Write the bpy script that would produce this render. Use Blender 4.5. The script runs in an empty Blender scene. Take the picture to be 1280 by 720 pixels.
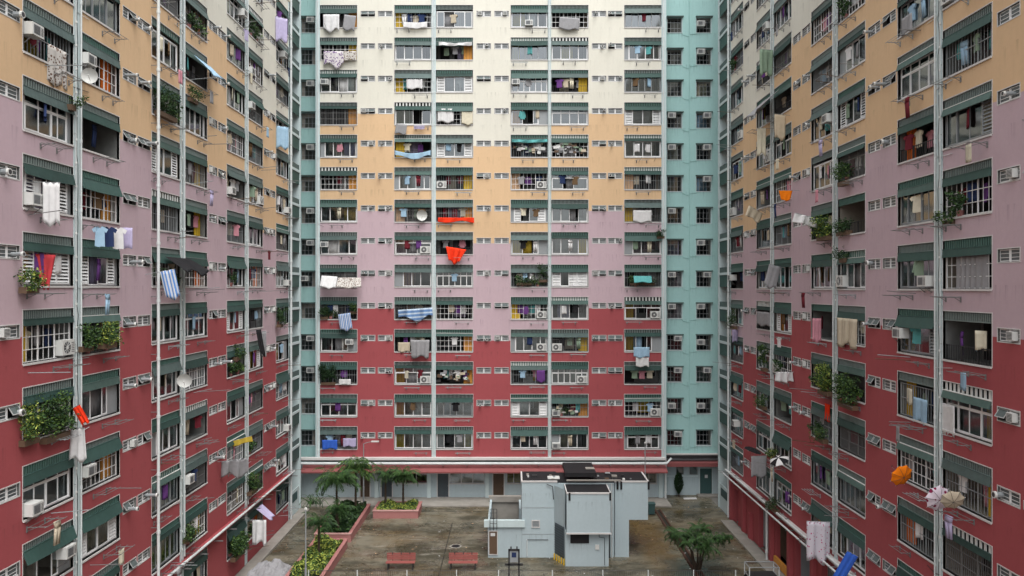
import bpy, math, random
from mathutils import Vector, Matrix
R = math.radians
sc = bpy.context.scene
COL = sc.collection
F = 977.0; ZC = 17.9
# ------------------------------------------------------------------ materials
def lin(r, g, b):
    f = lambda c: (c/12.92 if c <= .04045 else ((c+.055)/1.055)**2.4)
    return (f(r/255), f(g/255), f(b/255))
def new_mat(name):
    m = bpy.data.materials.new(name); m.use_nodes = True
    nt = m.node_tree; p = nt.nodes['Principled BSDF']
    return m, nt, p
def mat(name, col, rough=.7, metal=0., var=.12, scale=6., streak=False, bump=0., dirt=None, spec=.3, sheen=0):
    """Principled paint whose colour wanders a little, with rain streaks and grime of its own."""
    m, nt, p = new_mat(name); N = nt.nodes; L = nt.links
    geo = N.new('ShaderNodeNewGeometry')
    n1 = N.new('ShaderNodeTexNoise'); n1.inputs['Scale'].default_value = scale; n1.inputs['Detail'].default_value = 5
    L.new(geo.outputs['Position'], n1.inputs['Vector'])
    mix = N.new('ShaderNodeMix'); mix.data_type = 'RGBA'
    d = [max(0, c*(1-var)) for c in col]; h = [min(1, c*(1+var)) for c in col]
    mix.inputs[6].default_value = (*d, 1); mix.inputs[7].default_value = (*h, 1)
    L.new(n1.outputs['Fac'], mix.inputs[0]); out = mix.outputs[2]
    if streak:
        mp = N.new('ShaderNodeMapping'); mp.inputs['Scale'].default_value = (1.5, 1.5, .13)
        L.new(geo.outputs['Position'], mp.inputs['Vector'])
        n2 = N.new('ShaderNodeTexNoise'); n2.inputs['Scale'].default_value = 1.7; n2.inputs['Detail'].default_value = 6; n2.inputs['Roughness'].default_value = .65
        L.new(mp.outputs[0], n2.inputs['Vector'])
        r2 = N.new('ShaderNodeMapRange'); r2.inputs[1].default_value = .50; r2.inputs[2].default_value = .78
        r2.inputs[3].default_value = 0; r2.inputs[4].default_value = .15
        L.new(n2.outputs['Fac'], r2.inputs[0])
        mx = N.new('ShaderNodeMix'); mx.data_type = 'RGBA'
        dc = dirt or [c*.55+.01 for c in col]
        mx.inputs[7].default_value = (*dc, 1); L.new(out, mx.inputs[6]); L.new(r2.outputs[0], mx.inputs[0]); out = mx.outputs[2]
        n3 = N.new('ShaderNodeTexNoise'); n3.inputs['Scale'].default_value = .23; n3.inputs['Detail'].default_value = 3
        L.new(geo.outputs['Position'], n3.inputs['Vector'])
        r3 = N.new('ShaderNodeMapRange'); r3.inputs[1].default_value = .35; r3.inputs[2].default_value = .7; r3.inputs[3].default_value = 0; r3.inputs[4].default_value = .12
        L.new(n3.outputs['Fac'], r3.inputs[0])
        m3 = N.new('ShaderNodeMix'); m3.data_type = 'RGBA'; m3.inputs[7].default_value = (*[c*.8 for c in dc], 1)
        L.new(out, m3.inputs[6]); L.new(r3.outputs[0], m3.inputs[0]); out = m3.outputs[2]
        sz = N.new('ShaderNodeSeparateXYZ'); L.new(geo.outputs['Position'], sz.inputs[0])
        fz = N.new('ShaderNodeMath'); fz.operation = 'MULTIPLY_ADD'; fz.inputs[1].default_value = 1/2.747; fz.inputs[2].default_value = -(41.86-1.88-2.747*20)/2.747; L.new(sz.outputs[2], fz.inputs[0])
        fr = N.new('ShaderNodeMath'); fr.operation = 'FRACT'; L.new(fz.outputs[0], fr.inputs[0])
        ra = N.new('ShaderNodeMapRange'); ra.inputs[1].default_value = .72; ra.inputs[2].default_value = 1; L.new(fr.outputs[0], ra.inputs[0])
        mp4 = N.new('ShaderNodeMapping'); mp4.inputs['Scale'].default_value = (5, 5, .35); L.new(geo.outputs['Position'], mp4.inputs['Vector'])
        n4 = N.new('ShaderNodeTexNoise'); n4.inputs['Scale'].default_value = 1.6; n4.inputs['Detail'].default_value = 4; L.new(mp4.outputs[0], n4.inputs['Vector'])
        r4 = N.new('ShaderNodeMapRange'); r4.inputs[1].default_value = .54; r4.inputs[2].default_value = .68; r4.inputs[4].default_value = .34; L.new(n4.outputs['Fac'], r4.inputs[0])
        m4 = N.new('ShaderNodeMath'); m4.operation = 'MULTIPLY'; L.new(ra.outputs[0], m4.inputs[0]); L.new(r4.outputs[0], m4.inputs[1])
        m5 = N.new('ShaderNodeMix'); m5.data_type = 'RGBA'; m5.inputs[7].default_value = (*[c*.35+.012 for c in col], 1); L.new(out, m5.inputs[6]); L.new(m4.outputs[0], m5.inputs[0]); out = m5.outputs[2]
    L.new(out, p.inputs['Base Color'])
    p.inputs['Roughness'].default_value = rough; p.inputs['Metallic'].default_value = metal
    p.inputs['Specular IOR Level'].default_value = spec
    if bump:
        b = N.new('ShaderNodeBump'); b.inputs['Strength'].default_value = bump; b.inputs['Distance'].default_value = .02
        nb = N.new('ShaderNodeTexNoise'); nb.inputs['Scale'].default_value = 30; L.new(geo.outputs['Position'], nb.inputs['Vector'])
        L.new(nb.outputs['Fac'], b.inputs['Height']); L.new(b.outputs[0], p.inputs['Normal'])
    return m
M = {}
M['cream'] = mat('cream_paint', (.66, .645, .565), .85, streak=True, bump=.2, var=.05)
M['orange'] = mat('apricot_paint', (.645, .45, .27), .85, streak=True, bump=.2, var=.05)
M['pink'] = mat('mauve_paint', (.50, .378, .42), .85, streak=True, bump=.2, var=.05)
M['red'] = mat('crimson_paint', (.345, .074, .083), .8, streak=True, bump=.2, var=.06)
M['teal'] = mat('teal_paint', (.37, .605, .59), .85, streak=True, bump=.2, var=.05)
M['aqua'] = mat('pale_aqua_paint', (.52, .62, .63), .8, streak=True, var=.06)
M['bluegrey'] = mat('blue_grey_paint', (.40, .485, .515), .8, streak=True, var=.06)
M['rim'] = mat('white_rim_paint', (.55, .54, .53), .7, var=.1)
M['inner'] = mat('balcony_plaster_shaded', (.15, .155, .15), .85, var=.3, scale=3)  # base colour darkened so the recesses look shaded
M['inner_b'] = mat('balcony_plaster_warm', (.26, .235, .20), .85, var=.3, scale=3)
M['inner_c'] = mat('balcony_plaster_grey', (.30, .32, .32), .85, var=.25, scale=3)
M['dark'] = mat('dark_shade', (.018, .018, .02), .8)  # near-black for dark panes; also paints shade in rooms, gaps and undersides
M['green_a'] = mat('green_plastic', (.040, .088, .078), .55, var=.25, scale=4, streak=True)
M['green_b'] = mat('green_faded', (.085, .145, .13), .6, var=.3, scale=4, streak=True)
M['green_d'] = mat('green_dirty', (.03, .062, .055), .7, var=.4, scale=4, streak=True)
M['green_c'] = mat('green_grey_plastic', (.085, .125, .12), .6, var=.3, scale=4, streak=True)
M['slat_l'] = mat('slat_light', (.17, .21, .20), .7)
M['slat_g'] = mat('slat_green', (.07, .14, .12), .7)
M['slat_w'] = mat('slat_white', (.62, .64, .62), .7)
M['alu'] = mat('white_aluminium', (.74, .75, .75), .4, var=.08, spec=.5)
M['alu_g'] = mat('grey_aluminium', (.26, .28, .29), .4, var=.1, spec=.5)
M['steel'] = mat('rack_steel', (.20, .20, .20), .5, .3)
M['steel_d'] = mat('dark_steel', (.04, .04, .042), .5, .3)
M['pvc'] = mat('pvc_pipe', (.60, .64, .64), .5, var=.12, streak=True)
M['ac'] = mat('ac_casing', (.58, .59, .57), .5, var=.08)
M['ac_d'] = mat('ac_fan_dark', (.05, .05, .055), .6)
M['black'] = mat('bitumen_black', (.012, .012, .014), .7, var=.4, scale=2)
M['concrete'] = mat('concrete', (.26, .245, .22), .85, var=.3, scale=1.5, bump=.4)
M['planter'] = mat('pink_planter_tile', (.36, .16, .15), .8, var=.15, scale=12)
M['bench'] = mat('terracotta_paint', (.28, .085, .075), .6, var=.15)
M['soil'] = mat('soil', (.03, .022, .015), .95, var=.4)
M['leaf_d'] = mat('leaf_dark', (.018, .045, .016), .6, var=.4, scale=3)
M['leaf_m'] = mat('leaf_mid', (.045, .10, .025), .6, var=.4, scale=3)
M['leaf_l'] = mat('leaf_light', (.085, .15, .03), .6, var=.3, scale=3)
M['leaf_y'] = mat('leaf_yellow', (.30, .35, .065), .6, var=.3, scale=3)
M['bark'] = mat('bark', (.06, .045, .032), .9, var=.4, scale=8, bump=.5)
M['slate'] = mat('slate_door', (.07, .09, .105), .5)
M['teal_d'] = mat('dark_teal_door', (.04, .085, .085), .5)
M['brown'] = mat('brown_wood', (.11, .07, .045), .6)
M['yellow'] = mat('yellow_board', (.58, .38, .02), .6, var=.1)
M['tan'] = mat('orange_door_paint', (.60, .27, .05), .6, var=.1)
M['orange_v'] = mat('vivid_orange', (.75, .17, .015), .6, var=.08)
M['buff'] = mat('buff_wall', (.55, .36, .22), .7)
M['canopyred'] = mat('canopy_dull_red', (.24, .075, .075), .7, streak=True)
M['signwhite'] = mat('sign_white', (.6, .6, .6), .5)
CLOTH = {'white': (.62, .62, .62), 'grey': (.27, .27, .28), 'navy': (.025, .04, .10), 'pink': (.55, .25, .30), 'beige': (.48, .42, .32),
         'pale blue': (.30, .45, .58), 'black': (.02, .02, .022), 'maroon': (.14, .02, .03), 'cream': (.60, .56, .44), 'sage': (.22, .30, .22),
         'mustard': (.45, .33, .05), 'purple': (.13, .05, .20), 'blue': (.04, .12, .50), 'scarlet': (.75, .045, .015), 'orange': (.80, .20, .01),
         'lilac': (.42, .38, .55), 'pink red': (.55, .06, .07), 'teal': (.10, .33, .33), 'brown': (.14, .09, .05)}
for k_, v_ in CLOTH.items():
    M['c_'+k_] = mat('cloth_'+k_.replace(' ', '_'), v_, .9, var=.18, scale=5, spec=.1)
def stripe_mat(name, a, b, scale, axis=0, w=.5):
    m, nt, p = new_mat(name); N = nt.nodes; L = nt.links
    tc = N.new('ShaderNodeTexCoord'); s = N.new('ShaderNodeSeparateXYZ'); L.new(tc.outputs['Object'], s.inputs[0])
    mu = N.new('ShaderNodeMath'); mu.operation = 'MULTIPLY'; mu.inputs[1].default_value = scale; L.new(s.outputs[axis], mu.inputs[0])
    fr = N.new('ShaderNodeMath'); fr.operation = 'FRACT'; L.new(mu.outputs[0], fr.inputs[0])
    g = N.new('ShaderNodeMath'); g.operation = 'GREATER_THAN'; g.inputs[1].default_value = w; L.new(fr.outputs[0], g.inputs[0])
    x = N.new('ShaderNodeMix'); x.data_type = 'RGBA'; x.inputs[6].default_value = (*a, 1); x.inputs[7].default_value = (*b, 1)
    L.new(g.outputs[0], x.inputs[0]); L.new(x.outputs[2], p.inputs['Base Color']); p.inputs['Roughness'].default_value = .9
    return m
M['c_blue striped'] = stripe_mat('cloth_blue_stripe', (.10, .22, .50), (.55, .58, .62), 7)
M['c_black and white striped'] = stripe_mat('cloth_bw_stripe', (.03, .03, .03), (.6, .6, .6), 9, 2)
M['c_tartan blue'] = stripe_mat('cloth_tarp_stripe', (.12, .22, .42), (.42, .52, .62), 3.1, 2, .6)
def spot_mat(name, base, dots, scale, thr=.28):
    m, nt, p = new_mat(name); N = nt.nodes; L = nt.links
    tc = N.new('ShaderNodeTexCoord'); v = N.new('ShaderNodeTexVoronoi'); v.inputs['Scale'].default_value = scale
    L.new(tc.outputs['Object'], v.inputs['Vector'])
    g = N.new('ShaderNodeMath'); g.operation = 'LESS_THAN'; g.inputs[1].default_value = thr; L.new(v.outputs['Distance'], g.inputs[0])
    x = N.new('ShaderNodeMix'); x.data_type = 'RGBA'; x.inputs[6].default_value = (*base, 1); x.inputs[7].default_value = (*dots, 1)
    L.new(g.outputs[0], x.inputs[0]); L.new(x.outputs[2], p.inputs['Base Color']); p.inputs['Roughness'].default_value = .85
    return m
M['c_polka'] = spot_mat('cloth_polka', (.62, .55, .62), (.22, .01, .06), 4.5, .36)
M['c_flowered'] = spot_mat('cloth_flowered', (.55, .52, .58), (.40, .05, .16), 6, .24)
M['c_patterned'] = spot_mat('cloth_patterned', (.58, .55, .56), (.13, .06, .20), 7, .38)
M['c_brown patterned'] = spot_mat('cloth_brown_patterned', (.50, .48, .45), (.12, .07, .05), 9, .38)
# glass: mostly see-through with a mirror coat
def glass_mat(name, tint, gl):
    m = bpy.data.materials.new(name); m.use_nodes = True; nt = m.node_tree; N = nt.nodes; L = nt.links
    N.clear(); o = N.new('ShaderNodeOutputMaterial'); t = N.new('ShaderNodeBsdfTransparent'); t.inputs[0].default_value = (*tint, 1)
    g = N.new('ShaderNodeBsdfGlossy'); g.inputs['Roughness'].default_value = .06; g.inputs[0].default_value = (.85, .9, .92, 1)
    lw = N.new('ShaderNodeLayerWeight'); lw.inputs[0].default_value = .35
    mr = N.new('ShaderNodeMapRange'); mr.inputs[3].default_value = gl; mr.inputs[4].default_value = .75
    L.new(lw.outputs['Fresnel'], mr.inputs[0]); mx = N.new('ShaderNodeMixShader')
    L.new(mr.outputs[0], mx.inputs[0]); L.new(t.outputs[0], mx.inputs[1]); L.new(g.outputs[0], mx.inputs[2]); L.new(mx.outputs[0], o.inputs[0])
    return m
M['glass'] = glass_mat('window_glass', (.55, .60, .60), .12)
M['glass_b'] = glass_mat('window_glass_blue', (.30, .38, .42), .18)
M['frost'] = mat('frosted_glass', (.085, .10, .105), .35, var=.3, scale=3, spec=.5)
M['frost_d'] = mat('dull_flap_pane', (.10,.12,.12), .75, var=.3, spec=.1)  # open-flap pane, dulled to keep down the bright sky reflection
M['slat_l2'] = mat('dull_flap_frame', (.36,.37,.37), .7)  # open-flap frame, greyed so it looks less bright under the sky
# ------------------------------------------------------------------ mesh building
class MB:
    def __init__(s): s.v = []; s.f = []; s.m = []; s.mats = []
    def mi(s, name):
        if name not in s.mats: s.mats.append(name)
        return s.mats.index(name)
    def face(s, pts, mn):
        b = len(s.v); s.v += [tuple(p) for p in pts]; s.f.append(tuple(range(b, b+len(pts)))); s.m.append(s.mi(mn))
    def box(s, x0, x1, y0, y1, z0, z1, mn, M4=None, skip=()):
        b = len(s.v); P = [(x0,y0,z0),(x1,y0,z0),(x1,y1,z0),(x0,y1,z0),(x0,y0,z1),(x1,y0,z1),(x1,y1,z1),(x0,y1,z1)]
        if M4 is not None: P = [tuple(M4 @ Vector(p)) for p in P]
        s.v += P; i = s.mi(mn)
        for n, q in (('b',(0,3,2,1)),('t',(4,5,6,7)),('f',(0,1,5,4)),('r',(1,2,6,5)),('k',(2,3,7,6)),('l',(3,0,4,7))):
            if n in skip: continue
            s.f.append(tuple(b+j for j in q)); s.m.append(i)
    def cyl(s, p0, p1, r0, mn, r1=None, n=8, cap=True):
        r1 = r0 if r1 is None else r1
        p0 = Vector(p0); p1 = Vector(p1); d = (p1-p0).normalized()
        a = d.orthogonal().normalized(); c = d.cross(a); b = len(s.v); i = s.mi(mn)
        for p, r in ((p0, r0), (p1, r1)):
            for k in range(n):
                t = 2*math.pi*k/n; s.v.append(tuple(p + a*math.cos(t)*r + c*math.sin(t)*r))
        for k in range(n):
            s.f.append((b+k, b+(k+1)%n, b+n+(k+1)%n, b+n+k)); s.m.append(i)
        if cap:
            s.f.append(tuple(b+k for k in reversed(range(n)))); s.m.append(i)
            s.f.append(tuple(b+n+k for k in range(n))); s.m.append(i)
    def tube(s, pts, r, mn, n=6):
        for a, b in zip(pts, pts[1:]): s.cyl(a, b, r, mn, n=n)
    def mesh(s, name, smooth=False):
        me = bpy.data.meshes.new(name); me.from_pydata(s.v, [], s.f)
        for n in s.mats: me.materials.append(M[n])
        me.polygons.foreach_set('material_index', s.m)
        if smooth: me.polygons.foreach_set('use_smooth', [True]*len(s.f))
        me.update(); return me
def ob(name, data, parent=None, loc=(0,0,0), rot=(0,0,0), scale=None):
    if isinstance(data, MB): data = data.mesh(name)
    o = bpy.data.objects.new(name, data); COL.objects.link(o)
    o.location = loc; o.rotation_euler = rot
    if scale: o.scale = scale
    if parent: o.parent = parent
    return o
def tag(o, label, cat, group=None):
    o['label'] = label; o['category'] = cat
    if group: o['group'] = group
    return o
LABELS = set()
def thing(name, label, cat, loc=(0,0,0), rot=(0,0,0), group=None, data=None, scale=None):
    assert label not in LABELS, label
    n = len(label.split()); assert 4 <= n <= 16, label
    LABELS.add(label)
    return tag(ob(name, data, None, loc, rot, scale), label, cat, group)
def struct(name, mb, kind='structure'):
    o = ob(name, mb); o['kind'] = kind; return o
ORD = ['zeroth','first','second','third','fourth','fifth','sixth','seventh','eighth','ninth','tenth','eleventh','twelfth','thirteenth','fourteenth','fifteenth']
# ------------------------------------------------------------------ facade module
B = 3.14; H = 1.88; FL = 2.747; Z0 = 41.86
ztop = lambda k: Z0 - FL*k
# --- balcony recess variants
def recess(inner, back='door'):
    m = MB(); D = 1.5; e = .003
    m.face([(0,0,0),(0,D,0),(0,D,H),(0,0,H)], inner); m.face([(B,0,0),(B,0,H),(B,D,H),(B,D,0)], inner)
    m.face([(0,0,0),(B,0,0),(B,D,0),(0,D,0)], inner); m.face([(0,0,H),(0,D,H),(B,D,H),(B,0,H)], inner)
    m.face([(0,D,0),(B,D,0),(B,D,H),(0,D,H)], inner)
    if back == 'door':
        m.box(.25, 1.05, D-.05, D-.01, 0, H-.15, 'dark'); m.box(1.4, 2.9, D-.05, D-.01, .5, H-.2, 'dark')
        for x in (1.4, 1.9, 2.4, 2.86): m.box(x, x+.05, D-.08, D-.055, .5, H-.2, 'alu_g')
    else:
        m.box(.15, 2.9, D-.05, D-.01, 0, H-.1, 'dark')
        for x in (.15, 1.05, 1.95, 2.85): m.box(x, x+.05, D-.08, D-.055, 0, H-.1, 'alu_g')
    # parapet slab behind the sill + rim
    m.box(0, B, .0, .12, -.06, .0, 'rim'); 
    t = .035; p = -.012
    m.box(-t, 0, p, .10, -t, H+t, 'rim'); m.box(B, B+t, p, .10, -t, H+t, 'rim')
    m.box(0, B, p, .10, H+.0, H+t, 'rim'); m.box(0, B, -.05, -.001, -.075, -.002, 'rim')
    return m.mesh('balcony')
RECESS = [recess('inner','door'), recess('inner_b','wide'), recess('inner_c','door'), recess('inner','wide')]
# --- vent grille above the awning
def grille(bg, sl, n, w, hh=.33):
    m = MB(); m.box(.01, B-.01, .10, .13, H-hh, H-.01, bg)
    for i in range(n):
        x = .04+(B-.08)*(i+.5)/n; m.box(x-w, x+w, .03, .06, H-hh, H-.02, sl)
    m.box(0.01, B-.01, .02, .08, H-hh-.03, H-hh+.005, sl)
    return m.mesh('vent_grille')
GRILLE = [grille('dark','slat_l',21,.035), grille('dark','slat_g',21,.04), grille('slat_w','slat_g',15,.03), grille('dark','slat_w',11,.06), grille('dark','slat_l',27,.022)]
# --- green awning
def awning(mn, drop, out, hh=.34, edge=None, sag=0):
    m = MB(); n = 26; z1 = H-hh; z0 = z1-drop
    for i in range(n):
        x0 = .02+(B-.04)*i/n; x1 = .02+(B-.04)*(i+1)/n; q = .006 if i%2 else 0
        s0 = sag*math.sin(math.pi*i/n); s1 = sag*math.sin(math.pi*(i+1)/n)
        m.face([(x0,-.02-q,z1),(x0,-out-q,z0-s0),(x1,-out-q,z0-s1),(x1,-.02-q,z1)], mn)
        m.face([(x0,.02,z1),(x1,.02,z1),(x1,-out+.03,z0-s1),(x0,-out+.03,z0-s0)], mn)
        m.face([(x0,-out-q,z0-s0),(x0,-out+.03,z0-s0),(x1,-out+.03,z0-s1),(x1,-out-q,z0-s1)], mn)
    for x in (.02, B-.02): m.face([(x,.02,z1),(x,-.02,z1),(x,-out,z0),(x,-out+.03,z0)], mn)
    m.box(.0, B, -.035, .03, z1-.004, z1+.025, edge or mn)
    return m.mesh('awning')
AWN = [awning('green_a',.30,.05), awning('green_a',.34,.07), awning('green_b',.30,.05), awning('green_c',.34,.08), awning('green_a',.26,.10,.34,'slat_w'),
       awning('green_c',.42,.16,.3), awning('green_b',.28,.10,.34,'slat_w'), awning('green_d',.22,.05), awning('green_d',.38,.12,.34,'slat_l',.05), awning('green_a',.44,.18,.3,None,.04)]
# --- window fillings ; every maker returns (frame mesh, glass mesh or None)
WH = 1.40; YF = .12
def bars(m, x0, x1, z0, z1, t, mn, y=YF, d=.05):
    m.box(x0, x1, y, y+d, z0, z0+t, mn); m.box(x0, x1, y, y+d, z1-t, z1, mn)
    m.box(x0, x0+t, y+.002, y+d-.002, z0+t, z1-t, mn); m.box(x1-t, x1, y+.002, y+d-.002, z0+t, z1-t, mn)
def louvre(m, x0, x1, z0, z1, mn='alu', y=YF):
    bars(m, x0, x1, z0, z1, .045, mn, y-.03)
    n = 9
    for i in range(n):
        z = z0+.05+(z1-z0-.1)*(i+.5)/n
        m.face([(x0+.04, y-.03, z-.05), (x1-.04, y-.03, z-.05), (x1-.04, y+.03, z+.035), (x0+.04, y+.03, z+.035)], mn)
def win_sliding(xs, mn='alu', x0=.04, x1=B-.04, shut=(), gone=(), t=.07, transom=None, gm='glass', tmul=None):
    f = MB(); g = MB(); z0, z1 = .02, WH
    bars(f, x0, x1, z0, z1, .055, mn)
    if x0 > .1: f.box(.0, x0, YF+.005, YF+.03, z0, z1, 'alu_g' if mn == 'alu' else mn)
    if x1 < B-.1: f.box(x1, B, YF+.005, YF+.03, z0, z1, 'alu_g' if mn == 'alu' else mn)
    zt = z1-.055
    if transom:
        f.box(x0+.055, x1-.055, YF-.005, YF+.045, transom-.03, transom+.03, mn); zt = transom-.03
        tm = tmul or xs
        for x in tm[1:-1]: f.box(x-.025, x+.025, YF+.003, YF+.045, transom+.03, z1-.055, mn)
        g.face([(x0+.05,YF+.025,transom),(x1-.05,YF+.025,transom),(x1-.05,YF+.025,z1-.05),(x0+.05,YF+.025,z1-.05)], gm)
    for i in range(len(xs)-1):
        a, b = xs[i], xs[i+1]
        if i in shut: louvre(f, a, b, z0+.05, zt, mn); continue
        if i in gone: continue
        off = .018 if i % 2 else -.018
        bars(f, a-.01, b+.01, z0+.05, zt, t*.6, mn, YF+.002+off, .03)
        g.face([(a+.03,YF+.02+off,z0+.08),(b-.03,YF+.02+off,z0+.08),(b-.03,YF+.02+off,zt-.02),(a+.03,YF+.02+off,zt-.02)], gm)
    return f.mesh('window_frame'), (g.mesh('glass') if g.f else None)
L4 = [.1, .83, 1.57, 2.31, 3.04]
WIN = {
 'S1': win_sliding(L4), 'S2': win_sliding(L4, gone=(2,)), 'S3': win_sliding([.1,.7,1.57,2.44,3.04], gone=(1,), gm='glass_b'),
 'S4': win_sliding([.42,1.1,1.8,2.5,2.98], x0=.36, gm='glass'), 'S5': win_sliding([.75,1.45,2.2,3.04], x0=.7, mn='alu'),
 'S6': win_sliding([.1,1.0,1.9,2.3], x1=2.35, gone=(1,)), 'S7': win_sliding([.1,.65,1.2,1.75,2.3,3.04], gm='glass_b', mn='alu_g'),
 'T1': win_sliding(L4, transom=1.02), 'T2': win_sliding([.1,1.0,1.9,3.04], transom=.98, gone=(1,), tmul=[.1,.8,1.57,2.3,3.04]),
 'T3': win_sliding([.1,.6,1.1,1.6,2.1,2.6,3.04], transom=.95, gm='glass_b'), 'T4': win_sliding([.3,1.1,1.9,2.3,2.9], x0=.26, x1=2.95, transom=1.0),
 'L1': win_sliding([.1,.72,1.57,2.42,3.04], shut=(0,3)), 'L2': win_sliding([.3,.85,1.57,2.3,2.9], shut=(0,3), gone=(1,), x0=.26, x1=2.95),
 'L3': win_sliding([.1,.8,1.5,2.2,3.04], shut=(0,2,3), mn='alu'), 'L4': win_sliding([.1,.75,1.6,2.4,3.04], shut=(3,), mn='alu_g'),
}
def burglar(mn, step, hor, top=WH):
    m = MB(); n = int((B-.1)/step)
    for i in range(n+1):
        x = .05+(B-.1)*i/n; m.box(x-.009, x+.009, YF, YF+.018, 0, top, mn)
    for z in hor: m.box(.02, B-.02, YF-.01, YF+.03, z, z+.025, mn)
    for x in (.03, 1.05, 2.08, B-.07): m.box(x, x+.04, YF-.012, YF+.032, 0, top, mn)
    return m.mesh('railing')
RAIL = [burglar('steel', .13, (.02,.5,1.0,WH-.03)), burglar('alu_g', .2, (.02,.75,WH-.03)), burglar('alu', .33, (.02,.45,.9)), burglar('steel_d', .16, (.02,.55), .6)]
# --- curtains
def sheet(w, h, nx, nz, amp, seed, mn, waves=3., flare=.0, ragged=.0, th=.012, tilt=0., top_sag=0., name='cloth'):
    """A hanging cloth w x h from z=0 down, centred on x, with folds, an uneven hem and a thickness."""
    rd = random.Random(seed); ph = rd.uniform(0, 6); ph2 = rd.uniform(0, 6); m = MB(); i = m.mi(mn); n = (nx+1)*(nz+1)
    for side in (0, 1):
        for b in range(nz+1):
            t = b/nz
            for a in range(nx+1):
                s = a/nx; x = (s-.5)*w*(1+flare*t)
                y = amp*(.25+.75*t)*math.sin(ph+waves*2*math.pi*s+.8*t)+amp*.4*math.sin(ph2+waves*4.3*math.pi*s)+tilt*t
                z = -h*t*(1+ragged*math.sin(ph2+5*s+3*s*s))-top_sag*math.sin(math.pi*s)*(1-t*.4)
                m.v.append((x, y+(th if side else 0), z))
    for b in range(nz):
        for a in range(nx):
            q = b*(nx+1)+a
            m.f.append((q, q+nx+1, q+nx+2, q+1)); m.m.append(i)
            m.f.append((n+q, n+q+1, n+q+nx+2, n+q+nx+1)); m.m.append(i)
    rim = [a for a in range(nx+1)]+[b*(nx+1)+nx for b in range(1, nz+1)]+[nz*(nx+1)+a for a in range(nx-1, -1, -1)]+[b*(nx+1) for b in range(nz-1, 0, -1)]
    for a, b in zip(rim, rim[1:]+rim[:1]): m.f.append((a, b, n+b, n+a)); m.m.append(i)
    return m.mesh(name, True)
CURT = [sheet(w, 1.35, 18, 1, .04, s, 'c_'+c, waves=w*3.2, name='curtain') for s, (w, c) in enumerate(
    [(1.2,'white'),(.8,'cream'),(1.5,'grey'),(.9,'pale blue'),(1.3,'beige'),(.7,'white'),(1.0,'lilac'),(2.6,'grey'),(1.0,'mustard')])]
def door_mesh(mn, w=.74):
    m = MB(); m.box(0, w, 0, .05, 0, 1.45, mn)
    for x in (w*.33, w*.66): m.box(x-.008, x+.008, -.006, -.001, .05, 1.42, 'brown')
    return m.mesh('door_panel')
DOOR = {k: door_mesh(k) for k in ('yellow','tan','orange_v','buff')}
def ac_outdoor():
    m = MB(); m.box(0, .82, -.3, 0, 0, .58, 'ac'); n = 18; c = (.31, .29)
    for r, z, mn in ((.23, -.303, 'ac_d'),):
        pts = [(c[0]+r*math.cos(2*math.pi*i/n), z, c[1]+r*math.sin(2*math.pi*i/n)) for i in range(n)]; m.face(pts, mn)
    for i in range(5):
        a = math.pi*i/5; m.cyl((c[0]+.23*math.cos(a), -.31, c[1]+.23*math.sin(a)), (c[0]-.23*math.cos(a), -.31, c[1]-.23*math.sin(a)), .008, 'ac', n=4)
    m.cyl((c[0],-.325,c[1]),(c[0],-.305,c[1]),.06,'ac',n=10)
    for i in range(6): m.box(.6, .78, -.306, -.301, .1+i*.07, .12+i*.07, 'ac_d')
    m.box(.08,.12,-.28,.02,-.08,0,'steel'); m.box(.7,.74,-.28,.02,-.08,0,'steel')
    return m.mesh('air_conditioner')
def ac_window():
    m = MB(); m.box(0, .66, -.42, .1, 0, .44, 'ac'); m.box(.07, .45, -.425, -.42, .06, .38, 'alu_g')
    for i in range(7): m.box(.08, .44, -.432, -.426, .08+i*.042, .095+i*.042, 'ac_d')
    for i in range(6): m.box(.5, .62, -.428, -.421, .08+i*.05, .1+i*.05, 'ac_d')
    m.cyl((.08,-.40,-.02),(.08,.0,-.35),.015,'steel',n=5); m.cyl((.58,-.40,-.02),(.58,.0,-.35),.015,'steel',n=5)
    return m.mesh('air_conditioner')
ACO, ACW = ac_outdoor(), ac_window()
def rack_mesh(w, out, nr, mn='steel'):
    m = MB()
    for x in (.12, w-.12):
        m.cyl((x, .0, 0), (x, -out, .03), .016, mn, n=5); m.cyl((x, 0, -.14), (x, -out*.45, .01), .013, mn, n=5); m.box(x-.04, x+.04, -.02, 0, -.17, .05, mn)
    for i in range(nr):
        y = -.12-(out-.14)*i/max(1, nr-1); m.cyl((-.05, y, .04), (w+.05, y, .04), .012, 'slat_w' if mn == 'slat_w' else mn, n=5)
    return m.mesh('drying_rack')
RACK = [rack_mesh(1.25,.55,3), rack_mesh(1.3,.75,3), rack_mesh(1.1,.45,2), rack_mesh(1.3,.6,4,'alu_g')]
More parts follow.
